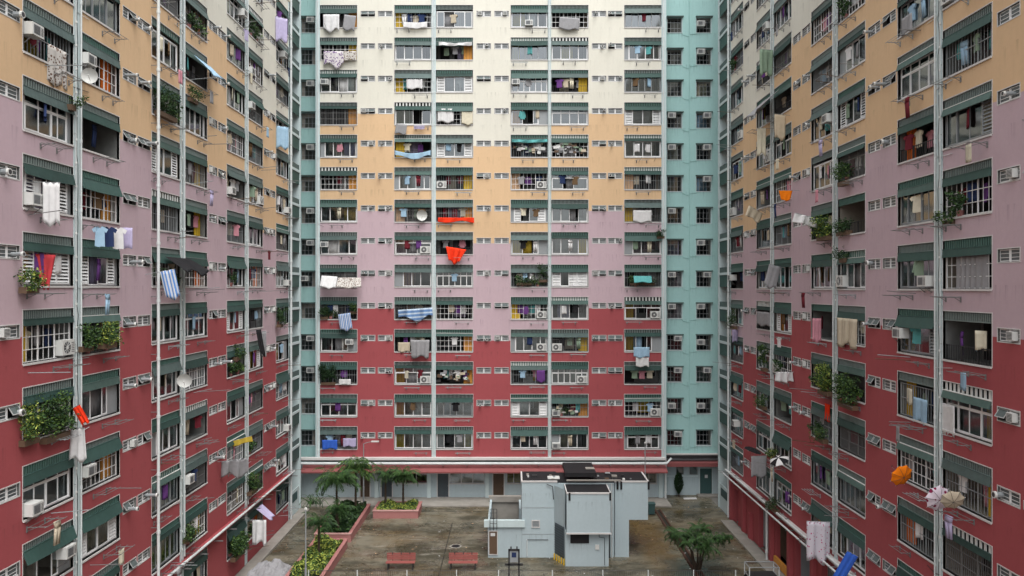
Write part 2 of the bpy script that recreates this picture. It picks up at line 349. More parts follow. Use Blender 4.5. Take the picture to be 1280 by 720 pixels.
# --- small vent windows in the solid wall strips: opening 1.18 x .45
SW, SH = 1.18, .45
def small_win(open_i=None, op2=None, fr='rim'):
    f = MB(); g = MB(); D = .18
    f.face([(0,0,0),(0,D,0),(0,D,SH),(0,0,SH)], 'inner'); f.face([(SW,0,0),(SW,0,SH),(SW,D,SH),(SW,D,0)], 'inner')
    f.face([(0,0,0),(SW,0,0),(SW,D,0),(0,D,0)], 'rim'); f.face([(0,0,SH),(0,D,SH),(SW,D,SH),(SW,0,SH)], 'inner')
    f.face([(0,D,0),(SW,D,0),(SW,D,SH),(0,D,SH)], 'dark')
    t = .035
    f.box(-t, SW+t, -.012, .02, -t, 0, 'rim'); f.box(-t, SW+t, -.012, .02, SH, SH+t, 'rim'); f.box(-t, 0, -.011, .02, 0, SH, 'rim'); f.box(SW, SW+t, -.011, .02, 0, SH, 'rim')
    f.box(SW/2-.03, SW/2+.03, .05, .09, 0, SH, 'alu')
    for i in (0, 1):
        x0 = .03+i*SW/2; x1 = x0+SW/2-.07
        if i in (open_i, op2):
            a = R(33); c, s = math.cos(a), math.sin(a)
            Mx = Matrix.Translation((0, .04, SH-.03)) @ Matrix.Rotation(-a, 4, 'X')
            for q in ((x0,x1,-.34,-.31),(x0,x1,-.03,0)): f.box(q[0], q[1], -.012, .012, q[2], q[3], 'slat_l2', Mx)
            for q in ((x0,x0+.03),(x1-.03,x1)): f.box(q[0], q[1], -.01, .01, -.31, -.03, 'slat_l2', Mx)
            g.face([tuple(Mx @ Vector(p)) for p in ((x0+.03,0,-.31),(x1-.03,0,-.31),(x1-.03,0,-.03),(x0+.03,0,-.03))], 'frost_d')
        else:
            z0, z1 = .02, SH-.02
            f.box(x0, x1, .06, .085, z0, z0+.03, 'alu'); f.box(x0, x1, .06, .085, z1-.03, z1, 'alu'); f.box(x0, x0+.025, .061, .084, z0, z1, 'alu'); f.box(x1-.025, x1, .061, .084, z0, z1, 'alu')
            g.face([(x0+.02,.07,z0+.02),(x1-.02,.07,z0+.02),(x1-.02,.07,z1-.02),(x0+.02,.07,z1-.02)], 'frost')
            for zz in (.15, .29): f.box(x0, x1, .052, .066, zz-.006, zz+.012, 'alu')
    return f.mesh('vent_window'), g.mesh('glass')
SWIN = [small_win(), small_win(0), small_win(1), small_win(0,1)]
def exhaust(l, r):
    m = MB(); m.cyl((0,.1,0),(0,-l,0),r,'alu_g',n=10); m.cyl((0,-l-.03,0),(0,-l+.05,0),r*1.25,'ac',n=10)
    m.cyl((0,-l-.032,0),(0,-l-.031,0),r*.9,'ac_d',n=10)
    return m.mesh('exhaust_pipe')
EXH = [exhaust(.34,.07), exhaust(.5,.075), exhaust(.22,.1)]
def fan_box():
    m = MB(); m.box(0,.34,-.16,.05,0,.3,'ac'); m.box(.03,.31,-.164,-.161,.03,.27,'ac_d')
    for i in range(5): m.box(.03,.31,-.175,-.165,.05+i*.045,.065+i*.045,'ac')
    return m.mesh('exhaust_fan')
FANB = fan_box()
# ------------------------------------------------------------------ wall sheets with real openings
def paint_of(group, z):
    ths = (3,6,9) if group == 'A' else (4,7,10)
    n = sum(1 for k in ths if z < ztop(k)-.95)
    return ('cream','orange','pink','red')[n]
def strip(m, u0, u1, z_lo, z_hi, holes, group, col=None, y=0.):
    """One vertical strip of wall with holes = [(u0,u1,z0,z1)] all inside it, cut at the paint lines."""
    us = sorted({u0, u1} | {h[0] for h in holes} | {h[1] for h in holes})
    zs = {z_lo, z_hi} | {h[2] for h in holes} | {h[3] for h in holes}
    if not col:
        for k in ((3,6,9) if group == 'A' else (4,7,10)): zs.add(ztop(k)-.95)
    zs = sorted(z for z in zs if z_lo <= z <= z_hi)
    for a, b in zip(us, us[1:]):
        for c, d in zip(zs, zs[1:]):
            mu, mz = (a+b)/2, (c+d)/2
            if any(h[0] < mu < h[1] and h[2] < mz < h[3] for h in holes): continue
            m.face([(a,y,c),(b,y,c),(b,y,d),(a,y,d)], col or paint_of(group, mz))
ZTOPWALL = 47.5
def loc_words(wing, ci, k):
    row = 14-k
    if wing == 'C': return f'facing block, {ORD[ci+1]} column from planter side, {ORD[row]} row up'
    w = 'planter-side wing' if wing == 'L' else 'drain-side wing'
    return f'{w}, {ORD[ci+1]} column from far corner, {ORD[row]} row up' if row > 0 else f'{w}, {ORD[ci+1]} column from far corner, ground floor'
# garments ------------------------------------------------------------
def shirt(seed, mn, long=False):
    rd = random.Random(seed); m = MB(); i = m.mi(mn); s = .9+.2*rd.random()
    o = [(-.09,0),(-.22,-.03),(-.36 if not long else -.34,-.10 if not long else -.52),(-.27,-.22 if not long else -.56),(-.20,-.17),(-.22,-.40),(-.23,-.66),(-.08,-.69),(.07,-.67),(.22,-.68),(.20,-.17),(.27,-.22 if not long else -.56),(.36 if not long else .34,-.10 if not long else -.52),(.22,-.03),(.09,0),(0,-.06)]
    n = len(o); fr = [(x*s, -.025-.02*math.sin(7*x+seed), z*s) for x, z in o]; bk = [(x*s, .025+.02*math.sin(9*x+seed), z*s) for x, z in o]
    m.v += fr+bk
    for a in range(n):
        b = (a+1) % n; m.f.append((a, b, n+b, n+a)); m.m.append(i)
    for q in ((1,2,3,4),(0,1,4,5,16),(16,5,10,15),(15,10,11,14),(14,11,12,13),(5,6,7,8,9,10)):
        m.f.append(tuple(q)); m.m.append(i); m.f.append(tuple(n+k for k in reversed(q))); m.m.append(i)
    return m.mesh('shirt')
def trousers(seed, mn):
    m = MB(); w = .18
    for sx in (-1, 1):
        m.box(sx*.1-.085, sx*.1+.085, -.035, .035, -.9, -.2, mn, Matrix.Shear('XY', 4, (0,0)) if False else None)
    m.box(-.19, .19, -.04, .04, -.24, 0, mn)
    for v in range(len(m.v)):
        x, y, z = m.v[v]; m.v[v] = (x*(1+.12*math.sin(3*z+seed)), y+.03*math.sin(6*z+seed), z)
    return m.mesh('trousers', True)
def dish_mesh():
    m = MB(); n = 16; rings = 5; pr = None
    for j in range(rings+1):
        r = .38*j/rings; y = .16*(j/rings)**2
        ring = [(r*math.cos(2*math.pi*i/n), -y, r*math.sin(2*math.pi*i/n)) for i in range(n)]
        if pr:
            for i in range(n):
                m.face([pr[i], ring[i], ring[(i+1)%n], pr[(i+1)%n]], 'ac'); 
                a = [(p[0], p[1]+.02, p[2]) for p in (pr[i], pr[(i+1)%n], ring[(i+1)%n], ring[i])]; m.face(a, 'alu_g')
        pr = ring
    m.cyl((0,0,-.3),(0,-.4,0),.01,'steel',n=4); m.cyl((0,-.42,0),(0,-.36,0),.03,'ac',n=6); m.cyl((0,.02,0),(0,.25,-.2),.02,'steel',n=5)
    return m.mesh('satellite_dish', True)
GARM = {}
def garment(kind, color, rd):
    key = (kind, color, rd.randint(0, 1))
    if key not in GARM:
        mn = 'c_'+color; s = key[2]*7+hash(color) % 5 if False else key[2]*7
        GARM[key] = {'shirt': lambda: shirt(s, mn), 'long shirt': lambda: shirt(s+3, mn, True), 'trousers': lambda: trousers(s, mn),
                     'towel': lambda: sheet(.45,.7,8,5,.03,s,mn,waves=1.5,ragged=.03,name='towel'),
                     'sheet': lambda: sheet(1.15,.95,14,6,.05,s,mn,waves=3,ragged=.06,name='sheet')}[kind]()
    return GARM[key]
# plants --------------------------------------------------------------
def foliage(w, d, h, n, seed, mats, leaf=.09, droop=.0, z0=0.):
    rd = random.Random(seed); m = MB()
    clumps = [(rd.uniform(-.42,.42)*w, rd.uniform(-.4,.4)*d, z0+rd.uniform(.2,.85)*h, rd.uniform(.16,.34)) for _ in range(max(4, n//28))]
    for i in range(n):
        c = rd.choice(clumps); r = c[3]
        v = Vector((rd.gauss(0,1), rd.gauss(0,1), rd.gauss(0,1))).normalized()*(r*rd.random()**.45)
        p = Vector((c[0]+v.x*min(1,w), c[1]+v.y*min(1,d*1.3), c[2]+v.z*.9-droop*rd.random()))
        a = Vector((rd.uniform(-1,1), rd.uniform(-1,1), rd.uniform(-.6,.8))).normalized(); b = a.orthogonal().normalized()
        b.rotate(Matrix.Rotation(rd.uniform(0,6.28), 3, a)); l = leaf*rd.uniform(.6,1.4); q = l*.42
        m.face([p-a*l, p+b*q, p+a*l, p-b*q], rd.choice(mats))
    return m.mesh('foliage')
def pot(w):
    m = MB(); m.cyl((0,0,0),(0,0,.24),w*.75,'planter',w,n=10); return m.mesh('pot')
# ------------------------------------------------------------------ facade assembly
def vis(wing, u, k, marg=40):
    """Whether this cell can show in the picture (source pixels, 1280 wide)."""
    if wing == 'C': Y = 66.2; X = u+1.5
    else: Y = (u+1.5 if wing == 'L' else -u-1.5); X = -17.15 if wing == 'L' else 16.95
    if Y < 18: return False
    px = 640+X*F/Y; zt = ztop(k); y0 = 360-(zt-ZC)*F/Y; y1 = 360-(zt-H-ZC)*F/Y; w = 2*F/Y*abs(X)/Y if wing != 'C' else 25
    return -w-marg < px < 1280+w+marg and y1 > -marg*.6 and y0 < 720+marg*.6
class Wing:
    def __init__(s, key, root, dz=0.):
        s.key = key; s.root = root; s.dz = dz; s.mat = Matrix.Translation(root.location) @ root.rotation_euler.to_matrix().to_4x4()
    def world(s, x, y, z): return s.mat @ Vector((x, y, z))
COLORS = ['white','white','grey','navy','pink','beige','pale blue','black','cream','maroon','sage','purple','brown','teal']
def cell(W, ci, u, k, spec, rd):
    """One balcony with its parts. spec: tokens: a window type or O, d<side><colour>, a<side><o|w>, c<n>, g<n>, w<n>, r<n>, L<n> garments"""
    zb = ztop(k)-H+W.dz
    t = spec.split()
    kind = t[0]; opt = t[1:]
    if not any(o[0] == 'L' for o in opt) and 'nr' not in opt and 'aw' not in opt:
        q_ = rd.random()
        if kind == 'O' and q_ < .8: opt.append(rd.choice(['L2','L3','L4']))
        elif kind != 'O' and q_ < .4: opt.append(rd.choice(['L1','L2']))
    ri = rd.choice([0,1,2,3,0])
    b = ob('balcony', RECESS[ri], W.root, (u, 0, zb))
    ob('vent_grille', GRILLE[rd.choice([0,0,0,1,1,1,1,1,4,4,4,4,4,2,0,1] if rd.random() < .95 else [3])], b)
    ai = rd.choice([0,0,0,1,1,2,2,3,3,4,5,6,7,7,8,9])
    if 'aw' in opt: ai = 1
    if rd.random() < .95: ob('awning', AWN[ai], b, (0,0,rd.uniform(-.02,.03)), (0, R(rd.uniform(-.5,.5)), 0))
    hang = W.key != 'C' and 'P' not in spec and 'nr' not in opt and rd.random() < .2; rx = rd.choice([.1, 1.6, 1.7, .9]); rz_ = rd.uniform(.25,.36)
    if hang or (rd.random() < .92 and 'nr' not in opt):
        ob('drying_rack', RACK[1 if hang else rd.choice([0,0,0,1,1,2,2,2,3])], b, (rx, -.002, -rz_))
    if hang:
        cc = rd.choice(['white','grey','pink','pale blue','beige','navy','cream','lilac','maroon']); kk = rd.choice(['towel','shirt','trousers'])
        lab = f'{cc} {kk} racked outside {loc_words(W.key, ci, k)}'
        if lab not in LABELS:
            thing(kk, lab, 'laundry', W.world(u+rx+rd.uniform(.4,.9), -rd.choice([.42,.68]), zb-rz_+.04), (0,0,W.root.rotation_euler.z+R(rd.choice([0,0,8,-8]))), 'clothes hung on outside racks', garment(kk, cc, rd), (.9,.9,.95))
    if rd.random() < (.4 if W.key != 'C' else .12):
        q = MB()
        for _ in range(rd.choice([1,1,2])):
            x_ = rd.uniform(.2, B-.2); z_ = -rd.uniform(.1,.4); q.cyl((x_, .0, z_), (x_+rd.uniform(-.15,.15), -rd.uniform(.8,1.7), z_+rd.uniform(.0,.22)), .017, rd.choice(['alu_g','brown','steel','steel']), n=5)
        ob('bamboo_pole', q, b)
    if kind == 'O':
        if rd.random() < .85: ob('railing', RAIL[rd.choice([0,1,1,2,2,3])], b)
        for _ in range(rd.choice([0,1,1])):
            ob('curtain', CURT[rd.randrange(len(CURT))], b, (rd.uniform(.7,2.4), 1.15, 1.5))
    else:
        fm, gm = WIN[kind]; ob('window_frame', fm, b)
        if gm: ob('glass', gm, b)
        for _ in range(rd.choice([0,1,1,1,2])):
            cm = CURT[rd.choice([0,1,2,3,4,5,6,7,0,5,2,8] if rd.random() < .8 else [7])]
            ob('curtain', cm, b, (rd.uniform(.6,2.5), rd.uniform(.34,.5), 1.4))
    for o in opt:
        if o[0] == 'd' and o[1] in 'LR':
            c = {'y':'yellow','t':'tan','o':'orange_v','b':'buff'}[o[2]]
            ob('door_panel', DOOR[c], b, (.06 if o[1] == 'L' else B-.8, .30 if kind != 'O' else .36, 0))
        if o[0] == 'a' and o[1] in 'LMR':
            x = {'L':.08,'M':1.2,'R':B-.95}[o[1]]
            ob('air_conditioner', ACO if o[2] == 'o' else ACW, b, (x, .16 if o[2] == 'o' else .12, .1 if o[2] == 'o' else (.62 if rd.random() < .6 else .1)))
        if o[0] == 'L' and o[1:].isdigit():
            used = set(); n = int(o[1:])
            for j in range(n):
                for _ in range(20):
                    kk = rd.choice(['shirt','shirt','towel','trousers','long shirt','towel']); cc = rd.choice(COLORS)
                    if (kk, cc) not in used and ('%s %s' % (cc, kk)) not in used: break
                used.add((kk, cc))
                lab = f'{cc} {kk} drying on {loc_words(W.key, ci, k)}'
                if lab in LABELS: continue
                p = W.world(u+.5+(B-1.)*(j+.5)/n+rd.uniform(-.1,.1), .08 if kind != 'O' else rd.uniform(.05,.5), zb+rd.uniform(1.1,1.25))
                thing(kk.replace(' ', '_').replace('long_','long_sleeved_'), lab, 'laundry', p, (0, 0, W.root.rotation_euler.z+rd.uniform(-.5,.5)), 'clothes drying on the balconies', garment(kk, cc, rd))
        if o[0] == 'P':
            ws = .9
            for j, mx in enumerate([(['leaf_d','leaf_m'],), (['leaf_m','leaf_l','leaf_d'],)][:1 if o == 'P' else 2]):
                lab = ('leafy dark green' if j == 0 else 'bushy lighter green')+f' plant on {loc_words(W.key, ci, k)}'
                if lab in LABELS: continue
                p = W.world(u+(.8 if j == 0 else 2.2)+rd.uniform(-.1,.2), -.02, zb+.0)
                e = thing('potted_plant', lab, 'plant', p, (0,0,W.root.rotation_euler.z), 'plants on the balconies')
                ob('pot', POT, e, (0, .14, 0)); ob('foliage', FOL[rd.randrange(len(FOL))] if j == 0 else FOLB, e)
    return b
POT = pot(.14)
FOL = [foliage(1.2,.5,.9,320,s,['leaf_d','leaf_d','leaf_m'],.075,z0=.1) for s in (1,2,3)]
FOLB = foliage(1.2,.5,.8,300,8,['leaf_m','leaf_l','leaf_d'],.075,z0=.1)
def gap_cells(W, u0, u1, k, rd):
    z = ztop(k)-.95+W.dz
    for x in (u0+.33, u1-.33-SW+.14):
        fm, gm = SWIN[rd.choice([0,0,0,0,0,1,2,3])]
        v = ob('vent_window', fm, W.root, (x, 0, z)); ob('glass', gm, v)
        r = rd.random()
        if r < .42: ob('exhaust_pipe', EXH[rd.randrange(3)], v, (rd.choice([.15,.3,.85,1.0]), 0, rd.uniform(.1,.3)))
        elif r < .55: ob('exhaust_fan', FANB, v, (rd.choice([.1,.7]), 0, .08))
def gap_holes(u0, u1, ks, dz):
    return [(x, x+SW, ztop(k)-.95+dz, ztop(k)-.95+dz+SH) for k in ks for x in (u0+.33, u1-.33-SW+.14)]
def pipe_run(W, u, z0, z1, r=.055, name='downpipe', y=-.12, mn='pvc', joints=True):
    m = MB(); m.cyl((0,0,z0),(0,0,z1),r,mn,n=10)
    if joints:
        z = z0+.6
        while z < z1: m.cyl((0,0,z-.07),(0,0,z+.07),r*1.3,mn,n=10); m.box(-.015,.015,0,-y+.0,z+.2,z+.23,'steel'); z += FL
    if r < .03:
        z = z0+.5
        while z < z1: m.cyl((0,-.01,z-.04),(0,-.01,z+.04),.04,'slat_w',n=6); z += .92
    return ob(name, m, W.root, (u, y, 0))
def side_specs(rd):
    r = rd.random()
    if r < .52:
        s = rd.choice(['S1','S1','S2','S3','S4','S5','S6','S7','T1','T2','T3','T4','L1','L2','L3','L4'])
        if rd.random() < .22: s += rd.choice([' aLw',' aRo',' aRw',' aMw'])
        if rd.random() < .25: s += rd.choice([' dLy',' dRt',' dLt'])
        if rd.random() < .35: s += rd.choice([' L1',' L2',' L3'])
    else:
        s = 'O'
        if rd.random() < .45: s += rd.choice([' dLy',' dRy',' dRt',' dLt',' dLb',' dRo'])
        if rd.random() < .85: s += rd.choice([' L3',' L4',' L4'])
        if rd.random() < .16: s += rd.choice([' P',' PP'])
        if rd.random() < .2: s += rd.choice([' aLo',' aRo',' aLw'])
    return s
def small_things_kit(): pass
# ================================================================== FACING BLOCK
rootC = thing('apartment_block', 'long facing apartment block painted in cream, apricot, mauve and crimson bands', 'building', (0, 66.2, 0), group='apartment blocks round the courtyard')
WC = Wing('C', rootC)
colsC = [(-16.26,'A'), (-9.95,'A'), (-6.45,'B'), (-.10,'B'), (3.32,'A'), (9.52,'A')]
gapsC = [(-13.12,-9.95,'A'), (-3.31,-.10,'B'), (6.46,9.52,'A')]
GRID = [
 ['O dRt nr','O dLy','S3','S1 aMw','O aw','S7 L1'],
 ['O dRy nr','S1','O dRt L3','S7 dLy','S1','S4'],
 ['S2 aLw','O dLy','L1','T3 aLw','O dRy L4','S7 L2'],
 ['O dRt','S2','O nr','S6 dLt L2','T1','L1'],
 ['S4 L1','O dLy L2','L1','O','O aw','S1 L2'],
 ['O dRt L1','S4 L2','O dRy aLo','O dLb L3 aRo','T2','O dLb L2'],
 ['S1 L1','O dLb','O dRt','L2','S2','O dLy'],
 ['S3 aLw','T2 aRo','O L3','S6 dLy L2','S1 dRy','S5 dLy'],
 ['O nr','S5 dLy','T3','O PP','L3','O P'],
 ['O P','O','O','O dLy aRo','S2 L2','T2 aRo dLy'],
 ['S6 aRw','O','O dRt L1','S4 aRo L1','O dRy aLo','S6 dLy'],
 ['O','T2 dLy aRo','O dRt L4','O L2','T3 aRo','O L3'],
 ['T1','S1 dLt','S7 L1','L1','O dRt aLw P','O aRo L2'],
 ['O L4','S1 dLy','S3 dRy','S1','S5 aLw','T4 L2'],
]
rdC = random.Random(11)
KS = range(0, 14)
m = MB()
for ci, (u, g) in enumerate(colsC):
    strip(m, u, u+B, 3.3, ZTOPWALL, [(u, u+B, ztop(k)-H, ztop(k)) for k in KS], g)
    for k in KS: cell(WC, ci, u, k, GRID[k][ci], rdC)
for a, b, g in gapsC:
    strip(m, a, b, 3.3, ZTOPWALL, gap_holes(a, b, KS, 0), g)
    for k in KS: gap_cells(WC, a, b, k, rdC)
ob('wall', m, rootC)
m = MB(); m.box(-30, 13.05, 1.62, 14, 0, ZTOPWALL, 'concrete'); m.box(-30, 22, -.1, 14, ZTOPWALL, ZTOPWALL+1, 'cream'); m.box(13.05, 22, 3.2, 14, 0, ZTOPWALL, 'concrete')
ob('core', m, rootC)
for a, b in ((-6.81,-6.45), (3.04,3.32), (-16.62,-16.26), (12.66,13.05)):
    m = MB(); m.box(a, b, -.07, .3 if a > -16 and a < 12 else 1.4, 3.3, ZTOPWALL, 'aqua'); ob('pier', m, rootC)
for u in (-6.70, 3.14, -16.42, 12.80): pipe_run(WC, u, 3.6, ZTOPWALL, .05)
pipe_run(WC, -6.55, 3.6, ZTOPWALL, .022); pipe_run(WC, 3.27, 3.6, ZTOPWALL, .022)
# teal stair bays either side, set back 1.4 m
def teal_window(seed):
    rd = random.Random(seed); f = MB(); g = MB(); w, h = 1.25, 1.3; D = .25
    f.face([(0,0,0),(0,D,0),(0,D,h),(0,0,h)], 'teal'); f.face([(w,0,0),(w,0,h),(w,D,h),(w,D,0)], 'teal'); f.face([(0,0,0),(w,0,0),(w,D,0),(0,D,0)], 'aqua'); f.face([(0,0,h),(0,D,h),(w,D,h),(w,0,h)], 'teal')
    f.face([(0,.9,0),(w,.9,0),(w,.9,h),(0,.9,h)], 'dark')
    f.box(-.06, w+.14, -.22, -.0, h+.02, h+.1, 'green_c')
    bars(f, 0, w, 0, h, .04, 'alu_g', .12)
    for i in range(1, 4): f.box(w*i/4-.015, w*i/4+.015, .13, .16, .04, h-.04, 'alu_g')
    f.box(.04, w-.04, .125, .165, h*.3, h*.3+.03, 'alu_g'); f.box(.04, w-.04, .125, .165, h*.68, h*.68+.03, 'alu_g')
    f.box(-.05,-.003,-.015,.0,-.05,h,'aqua'); f.box(w+.003,w+.06,-.015,.0,-.05,h,'aqua'); f.box(-.05,w+.06,-.03,-.001,-.06,-.003,'aqua')
    if seed % 2: g.face([(.04,.145,.04),(w*.75,.145,.04),(w*.75,.145,h-.04),(.04,.145,h-.04)], 'glass_b')
    else: g.face([(w*.25,.145,.04),(w-.04,.145,.04),(w-.04,.145,h*.68),(w*.25,.145,h*.68)], 'glass')
    return f.mesh('stair_window'), g.mesh('glass')
TW = [teal_window(s) for s in range(4)]
rdT = random.Random(5)
YT = 1.4
m = MB(); holes = []
for x in (13.43, 15.95, -18.25):
    for k in range(0, 14): holes.append((x, x+1.25, ztop(k)-.57-1.3, ztop(k)-.57))
strip(m, 13.05, 19.5, 3.2, ZTOPWALL, [h for h in holes if h[0] > 0], 'A', 'teal', YT)
m2_ = MB(); strip(m2_, -20.5, -16.62, 3.2, ZTOPWALL, [h for h in holes if h[0] < 0], 'A', 'teal', YT); ob('stair_bay_wall', m2_, rootC)
m.face([(13.05,.0,3.2),(13.05,YT,3.2),(13.05,YT,ZTOPWALL),(13.05,0,ZTOPWALL)], 'aqua')
ob('stair_bay_wall', m, rootC)
for x in (13.43, 15.95, -18.25):
    for k in range(0, 14):
        fm, gm = TW[rdT.randrange(4)]; zz = ztop(k)-.57-1.3
        w = ob('stair_window', fm, rootC, (x, YT, zz)); ob('glass', gm, w)
        if rdT.random() < .6: ob('air_conditioner', ACW, w, (rdT.choice([.02,.55]), .1, rdT.choice([.82,.82,.5])))
        if rdT.random() < .3: ob('curtain', CURT[rdT.choice([3,6,2,1])], w, (.6, .5, 1.2))
m = MB()
for k in range(0, 14):
    z = ztop(k)-2.05
    m.tube([(14.72,-.03,z+.02),(15.1,-.03,z-.12),(15.35,-.03,z-.12),(15.35,-.03,z+.05),(16.0,-.03,z+.05)], .018, 'teal', 5)
m.cyl((15.33,-.035,3.4),(15.33,-.035,ZTOPWALL),.03,'teal',n=6)
ob('cable_run', m, rootC, (0, YT, 0))
# ledge, horizontal pipes, canopy and ground floor
m = MB(); m.box(-20, 12.95, -.5, 0, 3.42, 3.6, 'rim'); m.box(-20,12.95,-.3,0,3.3,3.42,'dark'); ob('ledge', m, rootC)  # near-black box paints the shaded gap below the ledge
m = MB(); m.cyl((-18.6,-.75,3.2),(12.95,-.75,3.2),.11,'pvc',n=10)
for i in range(16): m.box(-17.8+i*2,-17.74+i*2,-.9,0,3.04,3.09,'steel')
m.cyl((12.95,-.75,3.2),(13.4,-.4,3.55),.09,'pvc',n=8)
ob('horizontal_pipe', m, rootC)
m = MB(); m.face([(-17.6,-1.25,2.62),(12.95,-1.25,2.62),(12.95,-.2,3.0),(-17.6,-.2,3.0)],'canopyred'); m.face([(-17.6,-1.25,2.50),(-17.6,-.2,2.88),(12.95,-.2,2.88),(12.95,-1.25,2.50)],'dark')  # underside coloured near-black as painted shade
m.face([(-17.6,-1.25,2.50),(12.95,-1.25,2.50),(12.95,-1.25,2.62),(-17.6,-1.25,2.62)],'canopyred'); m.face([(12.95,-1.25,2.5),(12.95,-.2,2.88),(12.95,-.2,3.0),(12.95,-1.25,2.62)],'canopyred')
ob('entrance_canopy', m, rootC)
m = MB(); m.box(13.06,19.5,-.25,0,3.5,3.62,'rim'); m.box(13.06,19.5,-.2,0,3.2,3.5,'steel_d'); m.cyl((13.1,-.45,3.1),(18.2,-.45,3.1),.06,'steel_d',n=8)
m.box(13.06, 19.5, -1.0, 0, 2.66, 2.98, 'canopyred'); ob('stair_bay_ledge', m, rootC, (0, YT, 0))
# ground floor wall with doors and windows (local y .25)
YG = .25
gd = [(-6.33,-5.4),(-1.6,-.7),(-11.1,-10.2),(4.0,4.9),(9.9,10.8),(-12.9,-12.1)]  # door x-ranges
gw = [(-5.3,-2.35,1.28,2.2),(-.45,.75,1.28,2.2),(-14.9,-13.2,1.28,2.2),(-10.0,-7.2,1.28,2.2),(1.0,3.7,1.28,2.2),(5.1,9.6,1.28,2.2),(11.0,12.3,1.28,2.2)]
m = MB(); strip(m, -20.5, 13.05, 0, 3.35, [(a,b,.12,2.12) for a,b in gd]+[(a,b,c,d) for a,b,c,d in gw], 'A', 'bluegrey', YG)
m.face([(13.05,YG,0),(13.05,2,0),(13.05,2,3.35),(13.05,YG,3.35)],'bluegrey')
ob('ground_floor_wall', m, rootC)
for i, (a, b) in enumerate(gd):
    d = MB(); d.box(a, b, YG+.12, YG+.17, .12, 2.12, 'brown' if i % 2 else 'slate'); 
    for q in range(8): d.box(a+.05+(b-a-.1)*q/8, a+.07+(b-a-.1)*q/8, YG+.10, YG+.118, .2, 2.05, 'steel_d')
    dd = ob('door', d, rootC)
    f = MB(); f.box(a-.07,a,YG-.03,YG+.12,.12,2.12,'rim'); f.box(b,b+.07,YG-.03,YG+.12,.12,2.12,'rim'); f.box(a-.07,b+.07,YG-.03,YG+.12,2.12,2.19,'rim'); f.box(a-.07,b+.07,YG-.04,YG+.12,.02,.115,'rim'); ob('door_frame', f, dd)
    h = MB(); h.cyl((b-.08,YG+.06,1.05),(b-.08,YG+.1,1.05),.03,'steel',n=8); ob('handle', h, dd)
for i, (a, b, c, d) in enumerate(gw):
    f = MB(); bars(f, a, b, c, d, .05, 'rim', YG+.05, .06); n = max(2, int((b-a)/.8))
    for q in range(1, n): f.box(a+(b-a)*q/n-.025, a+(b-a)*q/n+.025, YG+.06, YG+.1, c, d, 'rim')
    f.box(a-.06, b+.06, YG-.06, YG+.04, c-.06, c-.002, 'rim')
    w = ob('window', f, rootC)
    g = MB(); g.face([(a,YG+.08,c),(b,YG+.08,c),(b,YG+.08,d),(a,YG+.08,d)],'glass_b'); ob('glass', g, w)
    q = MB(); q.box(a,b,YG+.5,YG+.55,c-.2,d+.1, 'yellow' if i == 1 else ('brown' if i in (0,4) else 'dark')); ob('blind', q, w)
m = MB(); 
for x in (-7.05, -2.1, 3.85, 8.3, -11.5, 12.62): m.box(x-.16, x+.16, .06, YG-.004, 0, 2.85, 'aqua')
ob('pilaster', m, rootC)
m = MB(); m.box(-20.5, 13.05, -2.4, YG-.005, 0.004, .12, 'concrete'); ob('plinth', m, rootC)
# stair-bay ground floor
m = MB(); strip(m, 13.06, 19.5, 0, 3.2, [(14.2,14.85,1.75,2.45),(15.35,16.05,1.75,2.45),(16.25,17.3,.1,2.3)], 'A', 'bluegrey', YT)
m.box(13.1,16.1,YT-.06,YT-.003,1.6,1.68,'aqua'); ob('stair_bay_ground_wall', m, rootC)
m = MB(); m.box(16.25,17.3,YT+.1,YT+.15,.1,2.3,'teal_d'); m.box(16.7,16.95,YT+.085,YT+.098,1.45,1.72,'signwhite'); d_ = ob('door', m, rootC); d_['label'] = 'dark teal door with a small notice'
m = MB(); bars(m,16.19,17.36,.04,2.36,.06,'aqua',YT-.03,.1); ob('door_frame', m, d_)
for a in (14.2, 15.35):
    m = MB(); bars(m, a, a+.68, 1.75, 2.45, .04, 'alu_g', YT+.04); w = ob('window', m, rootC)
    m = MB(); m.face([(a,YT+.07,1.75),(a+.68,YT+.07,1.75),(a+.68,YT+.07,2.45),(a,YT+.07,2.45)],'glass_b'); ob('glass', m, w)
m = MB(); m.box(15.95,17.9,.6,YT-.01,.004,.12,'concrete'); ob('doorstep', m, rootC)
pipe_run(WC, 13.0, 0, 3.3, .09, y=-.02)
